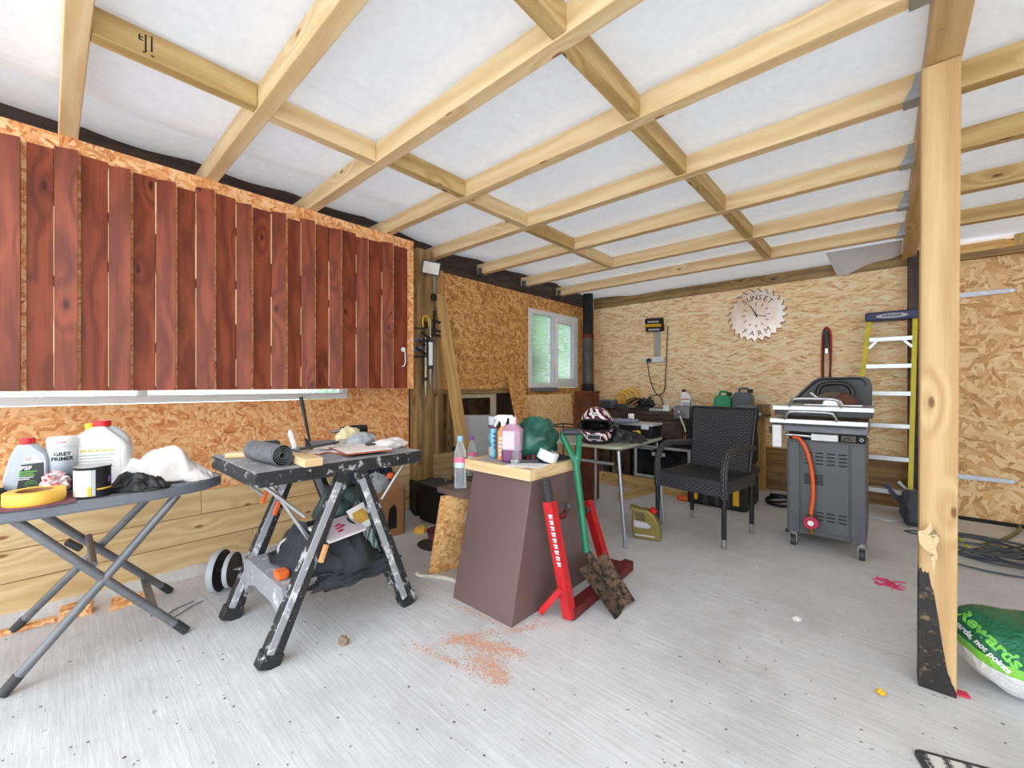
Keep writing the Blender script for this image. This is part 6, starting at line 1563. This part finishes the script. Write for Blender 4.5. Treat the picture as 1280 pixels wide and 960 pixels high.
for x, y in ((bx0 + .035, by0 + .03), (bx1 - .02, by0 + .0), (bx0 + .035, by1 - .03), (bx1 - .03, by1 - .03)):
    b = MB(); b.cyl((x, y, .095), (x, y, .11), .022, 12); b.box(x - .022, x - .017, y - .02, y + .025, .03, .095).box(x + .017, x + .022, y - .02, y + .025, .03, .095).box(x - .022, x + .022, y - .02, y + .02, .088, .096); cs_ = b.build('castor', 'steel', bq)
    b = MB(); b.cyl((x - .015, y, .034), (x + .015, y, .034), .034, 18); b.build('wheel', 'dgrey', cs_, bevel=.004)
b = MB(); b.prism([(0, 0), (.08, 0), (.10, .05), (.02, .05)], 0, .02, Matrix.Translation((bx0 - .06, 3.80, 0)) @ Matrix.Rotation(rad(90), 4, 'X')); b.build('door_wedge', 'black', None, label='black wedge on the floor behind the left castor of the barbecue', cat='wedge')

# open tool-case lid and circular saw on top
zt_ = .979
def bp(px, py, y): return PY(px, py, y)
outl = [(985, 511), (985, 506), (1000, 489), (1016, 475), (1026, 471.5), (1080, 470.5), (1087, 474), (1090, 482), (1090, 511)]
pp = [bp(x, y, 3.80) for x, y in outl]
ls = thing('case_shell', 'black plastic case shell with a cut off corner standing on the barbecue', 'case', (pp[0].x + .2, 3.80, zt_))
poly = [(p.x, max(zt_, p.z)) for p in pp]
T = Matrix.Translation((0, 3.86, 0)) @ Matrix.Rotation(rad(90), 4, 'X')
b = MB(); b.prism(poly, 0, .012, T); b.build('back_skin', P('charcoal_plastic', S(52, 54, 58), .4, var=.12, scale=5), ls)
b = MB(); rim = [V((x, 3.83, z)) for x, z in poly[1:-1]]
b.tube([V((poly[0][0], 3.83, poly[0][1]))] + rim + [V((poly[-1][0], 3.83, poly[-1][1]))], .020, 8); b.build('rim', 'black', ls, smooth=60)
b = MB(); cx_ = sum(x for x, z in poly) / len(poly); cz_ = sum(z for x, z in poly) / len(poly)
b.tube([V((cx_ + (x - cx_) * .86, 3.846, cz_ + (z - cz_) * .84)) for x, z in poly[1:-1]], .006, 6); b.build('inner_ridge', 'black', ls, smooth=60)
sw = thing('circular_saw', 'dusty brown circular saw with arched black handle on top of the barbecue', 'saw', (-.3, 3.68, zt_))
ctr = PY(1041, 509, 3.68); 
b = MB(); T = Matrix.Translation((ctr.x, 3.70, zt_)) @ Matrix.Rotation(rad(90), 4, 'X')
b.prism([(.125 * math.cos(rad(a)), .10 * math.sin(rad(a))) for a in range(0, 181, 9)], -.04, .05, T); b.build('blade_guard', P('dusty_brown_guard', S(104, 86, 70), .7, var=.3, scale=30), sw, bevel=.01)
b = MB(); b.prism([(.06 * math.cos(rad(a)), .055 * math.sin(rad(a))) for a in range(0, 181, 12)], .05, .07, T); b.build('motor_cover', 'steel', sw, bevel=.006)
b = MB(); b.prism([(.07 + .065 * math.cos(rad(a)), .085 * math.sin(rad(a))) for a in range(0, 181, 12)], .0, .055, T); b.build('lower_guard', P('rusty_guard', S(104, 58, 36), .6, .2, var=.3), sw, bevel=.008)
b = MB(); b.tube(spline([PY(1022, 494, 3.66), PY(1024, 485, 3.66), PY(1032, 480, 3.66), PY(1050, 479, 3.66), PY(1060, 482, 3.66), PY(1066, 490, 3.66), PY(1063, 498, 3.66)], 7), .017, 12); b.build('handle', 'black', sw, smooth=60)
b = MB(); b.tube([PY(1013, 491, 3.62), PY(1023, 498, 3.62)], .009, 10); b.build('lever', 'alu', sw, smooth=50)
b = MB(); b.box(ctr.x - .16, ctr.x + .16, 3.62, 3.76, zt_, zt_ + .006); b.build('sole_plate', 'steel', sw)

# ================================================================= right: bag, cables, bits
bc_ = V((.435, 2.40, 0))
t_ = NT('printed_bag_film'); o_ = t_.obj(); xyz = t_.sep(o_)
wob = t_.noise(o_, 5, 3)
zz = t_.math('ADD', t_.math('ADD', xyz[2], t_.math('MULTIPLY', wob, .03)), t_.math('MULTIPLY', xyz[0], .15))
c_ = t_.ramp(t_.math('MULTIPLY', zz, 2.0), [(.0, S(226, 230, 232)), (.255, S(122, 200, 66)), (.315, S(14, 104, 70))], 'CONSTANT')
M['bagfilm'] = t_.done(c_, .3, 0, t_.bump(t_.noise(o_, 9, 5, .6, 1.5), .8, .03))
bg_ = thing('rubbish_bag', 'green and white printed bag standing on the floor right of the post', 'bag', bc_)
b = MB()
def bagfn(n):
    e = 3.2
    k = (abs(n.x) ** e + abs(n.y) ** e + abs(n.z) ** (2.4)) ** (-1 / 2.8)
    cre = 1 - abs(noise.noise(n * 2.4 + V((4, 2, 1)))) * 2
    return k * (1 + .03 * noise.noise(n * 3) + .02 * cre)
b.sph((0, 0, .135), .25, .165, .135, 64, 40, Matrix.Rotation(rad(28), 4, 'Z'), bagfn)
for i, v in enumerate(b.v):
    x, y, z = v
    if z < 0.004: z = .0 + (z) * .02 + .004
    g = V((x, y, 0)) - V((.06, .0, 0)); r = math.hypot(g.x * 1.0, g.y * 1.5)
    if z > .16 and r < .13: z -= .055 * (1 - (r / .13) ** 2)          # collapsed mouth
    if x < -.1 and z > .1: z += .02 * min(1, (-.1 - x) / .1)
    k = .80 + .20 * min(1, z / .12); b.v[i] = (x * k, y * k, max(0.0, z))
bo = b.build('bag_film', 'bagfilm', bg_, False, smooth=70)
from mathutils.bvhtree import BVHTree
bv = BVHTree.FromPolygons([V(q) + bc_ for q in b.v], b.f)
def on_bag(o):
    for v in o.data.vertices:
        w = V(v.co) + bc_; d = (w - V((0, 0, EYE))).normalized()
        h = bv.ray_cast(V((0, 0, EYE)), d)
        if h[0] is not None: v.co = h[0] - d * (.0015 + .0008 * (v.index % 2)) - bc_
def bagtext(s, px, py, size, mat, ang, t_=1.52, **k):
    c = D(px, py, t_); n = (V((0, 0, EYE)) - c).normalized()
    o = text(s, 'lettering', size, c, n, mat, bg_, roll=ang, **k); on_bag(o); return o
bagtext('Rewards', 1236, 797, .056, 'lime', rad(-42), offset=.0022, ext=0)
bagtext('rewards, not points', 1221, 802, .026, 'white', rad(-41), offset=.0010, ext=0)
b = MB(); b.lump((.06, .0, .20), .075, .05, .03, seed=131, amp=.5, freq=3); b.build('crumpled_lining', P('grey_film', S(150, 150, 148), .35, var=.3), bg_, False, smooth=60)
b = MB(); b.lump((.10, -.06, .215), .03, .035, .022, seed=135, amp=.3); b.build('white_tab', 'white', bg_, False, smooth=60)
b = MB(); b.lump((.20, .06, .235), .035, .03, .035, seed=138, amp=.2); b.build('orange_tab', P('peach_plastic', S(236, 140, 110), .5), bg_, False, smooth=60)

cc_ = thing('cable_heap', 'heap of grey cable coils on the floor behind the post', 'cable', (.75, 4.0, 0))
b = MB(); rnd = random.Random(3)
for k in range(16):
    cx0, cy0 = .55 + rnd.uniform(-.12, .62), 4.02 + rnd.uniform(-.16, .22); rx, ry = rnd.uniform(.16, .34), rnd.uniform(.10, .20); ph = rnd.uniform(0, 6)
    pts = [(cx0 + rx * math.cos(a / 22 * 6.283) * (1 + .12 * math.sin(3 * a / 22 * 6.283 + ph)), cy0 + ry * math.sin(a / 22 * 6.283), .008 + k * .0035 + .008 * (1 + math.sin(a / 22 * 12.56 + ph))) for a in range(22)]
    b.tube(pts, .006, 6, closed=True)
b.build('cable', P('slate_cable', S(70, 78, 86), .5), cc_, smooth=60)
wire('garden_hose', 'olive green hose running along the floor to the back boarding', 'hose', [tuple(G(1214, 690, .02)), tuple(G(1226, 688, .03)), tuple(G(1232, 680, .03)), tuple(G(1255, 674, .015)), tuple(G(1272, 664, .015)), tuple(G(1275, 657, .012))], .012, P('olive_hose', S(112, 112, 80), .5))
wire('yellow_cable', 'short bright yellow cable on the floor behind the post', 'cable', [tuple(G(1190, 666, .04)), tuple(G(1205, 679, .03)), tuple(G(1216, 689, .02))], .009, P('lime_yellow', S(214, 222, 60), .5))
b = MB(); b.beam(V(G(1259, 683, .02)), V(G(1330, 712, .02)), .10, .025); b.build('floor_plank', 'pine', None, bevel=.003, label='pale timber end lying on the floor at the right edge', cat='timber')
b = MB(); b.tube([(.23, 5.10, .012), (1.2, 5.09, .012), (2.8, 5.10, .012)], .016, 8); b.build('black_hose', 'rubber', None, smooth=60, label='black hose along the foot of the right hand boarding', cat='hose')
st_ = MB(); pts = [G(1163, 857, .003), G(1182, 862, .006), G(1198, 866, .004), G(1211, 869, .005)]
for a, c in zip(pts, pts[1:]): st_.beam(a, c, .035, .004)
st_.build('pink_strap', P('pink_red_strap', S(224, 70, 96), .6), None, label='pink red strap lying at the foot of the post', cat='strap')
rs_ = MB(); rr_ = random.Random(5)
for k in range(7):
    pts = [tuple(G(1092 + 9 * i + rr_.uniform(-5, 5), 724 + 2.2 * i + rr_.uniform(-4, 5), .004)) for i in range(5)]; rs_.tube(spline(pts, 4), .0035, 5)
rs_.build('pink_string', 'pinkink', None, smooth=60, label='tangle of pink string on the floor before the post', cat='string')
b = MB(); b.lump(G(1101, 866, .008), .013, .011, .011, seed=2, amp=.4); b.build('yellow_plug', 'yellow', None, smooth=50, label='tiny yellow wall plug on the floor left of the post', cat='plug')
b = MB(); b.lump(G(996, 773, .004), .016, .02, .006, seed=6, amp=.5, flat=.7); b.build('paper_scrap', 'paper', None, smooth=50, label='scrap of white paper on the bare floor before the barbecue', cat='paper')
b = MB(); b.lump(G(429, 801, .012), .022, .018, .018, seed=7, amp=.4, flat=.7); b.build('stone_chip', 'stone', None, smooth=40, label='brown stone chip on the floor in front of the work table', cat='stone')
wire('white_pipe', 'thin white pipe on the floor at the foot of the chipboard offcut', 'pipe', [tuple(G(520, 715, .03)), tuple(G(524, 719, .012)), tuple(G(545, 721, .011)), tuple(G(562, 724, .011)), tuple(G(580, 731, .011))], .011, P('ivory_pipe', S(226, 220, 206), .5))
# rug corner
c0 = V(G(1139, 937, 0)); e1 = (V(G(1222, 959, 0)) - c0).normalized(); e2 = V((e1.y, -e1.x, 0))
T = Matrix.Translation(c0) @ Matrix((e1, -e2, V((0, 0, 1)))).transposed().to_4x4()
rg2 = thing('floor_rug', 'grey speckled rug with dark border lying in the right foreground', 'rug', c0)
b = MB(); b.prism(rrect(0, .9, -.6, 0, .025), 0, .008, T); b.build('border', 'dgrey', rg2)
b = MB(); b.prism(rrect(.016, .884, -.584, -.016, .015), .008, .011, T)
t_ = NT('rug_weave'); uv = t_.uv(); n_ = t_.noise(t_.map(uv, sc=(160, 120, 1)), 1, 3, .7); w_ = t_.n('ShaderNodeTexWave', {'Vector': uv, 'Scale': 6.0, 'Distortion': 1.5}).outputs[1]
M['rugw'] = t_.done(t_.ramp(t_.math('ADD', t_.math('MULTIPLY', n_, .8), t_.math('MULTIPLY', w_, .35)), [(.42, S(70, 68, 70)), (.56, S(214, 214, 210))]), .95); b.build('pile', 'rugw', rg2)

# sawdust and crumbs
def flakes(name, label, cat, spots, mat, smin, smax, seed):
    b = MB(); r_ = random.Random(seed)
    for (x, y) in spots:
        s = r_.uniform(smin, smax); a = r_.uniform(0, 6.28); h = s * .35
        ca, sa = math.cos(a), math.sin(a); k = len(b.v); e = r_.uniform(.35, .9)
        for u, v, z in ((-1, -e, 0), (1, -e, 0), (.8, e, 0), (-1, e, 0), (0, 0, 1)): b.v.append((x + (u * ca - v * sa) * s, y + (u * sa + v * ca) * s, .0006 + z * h))
        for q in ((0, 1, 4), (1, 2, 4), (2, 3, 4), (3, 0, 4), (3, 2, 1, 0)): b.face([k + i for i in q])
    return b.build(name, mat, None, label=label, cat=cat, kind='stuff')
r_ = random.Random(11); sp = []
def blob(px, py, sx, sy, n, ang=0):
    for _ in range(n):
        u, v = r_.gauss(0, 1), r_.gauss(0, 1); c, s = math.cos(ang), math.sin(ang)
        g = G(px + (u * sx * c - v * sy * s), py + (u * sx * s + v * sy * c)); sp.append((g.x, g.y))
blob(603, 806, 22, 4, 900, .25); blob(610, 830, 14, 9, 650, .3); blob(575, 800, 14, 3, 300, -.15); blob(622, 846, 9, 5, 220, .4); blob(560, 825, 30, 2.5, 260, .42); blob(640, 812, 9, 3, 150, .4); blob(600, 793, 34, 2, 260, -.22); blob(595, 768, 28, 2, 220, .42); blob(655, 786, 22, 2, 180, -.25)
flakes('sawdust', 'patch of orange sawdust on the floor in front of the plinth', 'sawdust', sp, 'sawdust', .0015, .0045, 4)
sp = []
for _ in range(220):
    px, py = r_.uniform(0, 1280), 600 + 360 * r_.random() ** .8
    g = G(px, py)
    if g.x > -2.95 and g.y < 5.0: sp.append((g.x, g.y))
flakes('floor_crumbs', 'dark crumbs and chips scattered over the concrete floor', 'crumbs', sp, P('crumb', S(110, 100, 92), .9, var=.3), .0015, .005, 9)
# ================================================================= LIGHT AND CAMERA
w = bpy.data.worlds.new('overcast_sky'); sc.world = w; w.use_nodes = True
nt = w.node_tree; bg = nt.nodes['Background']
bg.inputs[0].default_value = (.90, .95, 1.0, 1); bg.inputs[1].default_value = 1.0
cam = bpy.data.cameras.new('camera'); co = bpy.data.objects.new('camera', cam); col.objects.link(co)
cam.sensor_fit = 'HORIZONTAL'; cam.sensor_width = 36.0; cam.lens = F / 1280 * 36.0
cam.shift_y = (HOR - 480) / 1280.0
cam.clip_start = .05
co.location = (0, 0, EYE); co.rotation_euler = (rad(90), 0, TH)
sc.camera = co
vs = sc.view_settings
vs.view_transform = 'Standard'; vs.look = 'None'; vs.gamma = 1.0; vs.use_curve_mapping = False; vs.exposure = 1.92
sc.cycles.max_bounces = 10; sc.cycles.diffuse_bounces = 6; sc.cycles.transmission_bounces = 8; sc.cycles.transparent_max_bounces = 10
sc.cycles.sample_clamp_indirect = 8; sc.cycles.use_denoising = True; sc.cycles.caustics_reflective = False; sc.cycles.caustics_refractive = False
